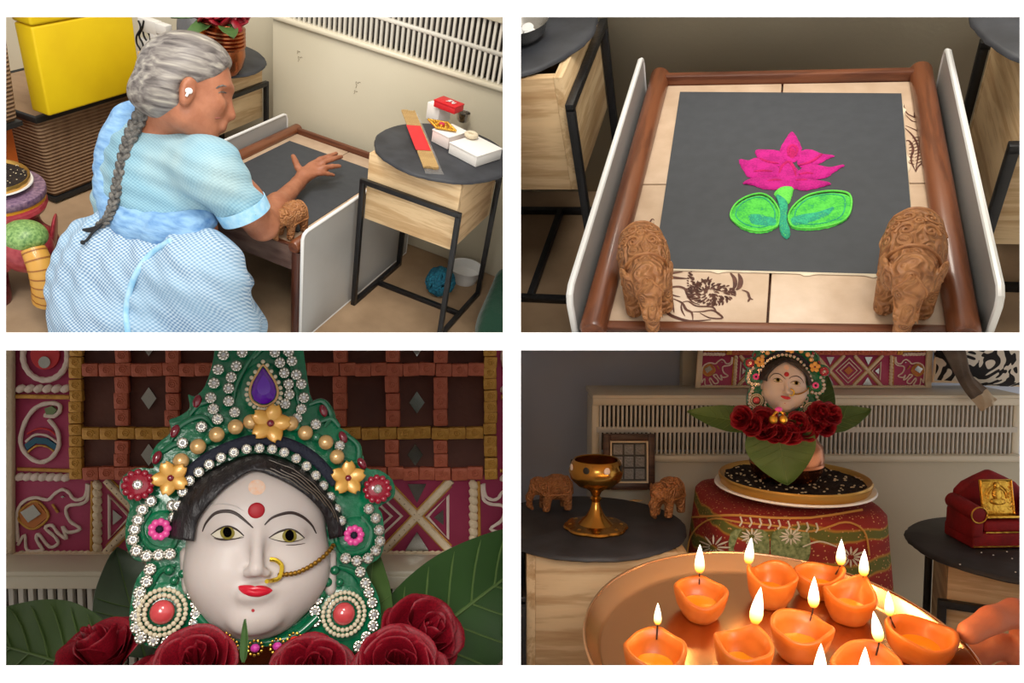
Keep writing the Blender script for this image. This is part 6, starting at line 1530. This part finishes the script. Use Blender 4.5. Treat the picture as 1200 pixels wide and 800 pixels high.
for a in (('orange lamp whose upright flame rises before the edge of the printed cloth', 820, 718, .033, 820, 676, .034, .030, 0, 1, 1.0),
          ('orange lamp at the tray edge before the green print, its cup torn open', 902, 704, .031, 882, 664, .042, .028, .1, 2, 1.0),
          ('low orange lamp at the tray edge lit at its far corner', 957, 695, .032, 984, 664, .034, .028, 0, 3, .8),
          ('orange lamp between the low corner-lit lamp and the oval lamp', 994, 722, .031, 1013, 676, .036, .028, 0, 4, 1.0),
          ('round orange lamp in the middle of the tray', 936, 766, .032, 954, 713, .038, .030, 0, 5, 1.0),
          ('tall split orange lamp beside the round middle lamp', 868, 792, .031, 884, 734, .044, .034, .14, 6, .95),
          ('orange lamp at the tray edge under the short round flame', 766, 794, .034, 770, 738, .040, .020, 0, 7, 1.0),
          ('oval orange lamp full of ghee next to the holding hand', 1076, 768, .035, 1044, 724, .034, .024, -.1, 8, 1.0),
          ('orange lamp with a slanting flame beside the oval lamp', 1014, 808, .037, 1030, 754, .036, .028, -.22, 9, .9),
          ('orange lamp at the near rim lit in front of the round middle lamp', 944, 868, .034, 965, 792, .036, .032, 0, 10, 1.0),
          ('orange lamp at the near rim lit in front of the slanting flame', 1036, 876, .034, 1008, 798, .036, .030, 0, 11, 1.0)): diya(*a)
M_HAND = mat('warm_skin', L(206, 128, 96), .5, var=(20, L(190, 108, 80), .3), bump=(110, .1), sss=.15)
H = lambda u, v, d: dep(u, v, d)
hd = [cap(H(1235, 745, .86), H(1225, 800, .85), .036, .036), cap(H(1235, 745, .86), H(1275, 800, .86), .038, .04), cap(H(1250, 770, .86), H(1400, 900, .92), .034, .036)]
def finger(pts, r, k=.006): return [('k', k, cap(a, b, r*(1-.08*i), r*(1-.08*(i+1)))) for i, (a, b) in enumerate(zip(pts, pts[1:]))]
hd += finger([H(1222, 728, .855), H(1190, 718, .845), H(1162, 726, .835), H(1136, 741, .828)], .0165)
hd += finger([H(1210, 772, .86), H(1172, 756, .868), H(1146, 768, .872), H(1138, 800, .872)], .0145)
hd += finger([H(1215, 800, .87), H(1180, 790, .885), H(1150, 802, .89), H(1136, 830, .885)], .0140)
hd += finger([H(1222, 822, .88), H(1190, 818, .895), H(1160, 830, .90), H(1146, 852, .89)], .0130)
hd += finger([H(1232, 842, .88), H(1206, 844, .895), H(1182, 854, .90), H(1170, 872, .89)], .0110)
tag(solid('person_hand', hd, M_HAND, k=.02, h=.0034), 'hand gripping the rim of the steel tray', 'hand')

# ------------------------------------------------------------------ what lies beyond the boards is not built: trim at the boards
def trim_rooms():
    bpy.context.view_layer.update()
    sides = {1: (-1, 1), 2: (1, 1), 3: (-1, -1), 4: (1, -1)}
    R3 = CW.to_3x3(); gone = []
    for o, n in ALL:
        if o.type != 'MESH' or o.name.startswith(('wall_front', 'light_baffle_middle', 'wall_ledge')) or (n == 4 and o.name == 'floor'): continue
        sx, sy = sides[n]; MW = o.matrix_world; MI = MW.inverted()
        planes = [(CW @ Vector((sx*.0045, 0, 0)), R3 @ Vector((sx, 0, 0))), (CW @ Vector((0, sy*.0045, 0)), R3 @ Vector((0, sy, 0)))]
        if n in (3, 4): planes.append((CW @ Vector((0, 0, -.552)), R3 @ Vector((0, 0, -1))))
        for co, no in planes:
            ds = [(MW @ Vector(c)-co).dot(no) for c in o.bound_box]
            if min(ds) >= 0: continue
            if max(ds) <= 0: gone.append(o); break
            me = o.data.copy() if o.data.users > 1 else o.data
            bm = bmesh.new(); bm.from_mesh(me)
            lco = MI @ co; lno = (MW.to_3x3().transposed() @ no).normalized()
            bmesh.ops.bisect_plane(bm, geom=bm.verts[:]+bm.edges[:]+bm.faces[:], plane_co=lco, plane_no=lno, clear_inner=True, dist=1e-6)
            ed = [e for e in bm.edges if e.is_boundary and all(abs((v.co-lco).dot(lno)) < 1e-5 for v in e.verts)]
            if ed:
                try: bmesh.ops.holes_fill(bm, edges=ed, sides=0)
                except Exception: pass
            nf = len(bm.faces); bm.to_mesh(me); bm.free(); me.update(); o.data = me
            if nf == 0: gone.append(o); break
    for o in gone:
        if len(o.children) == 0: bpy.data.objects.remove(o)
trim_rooms()
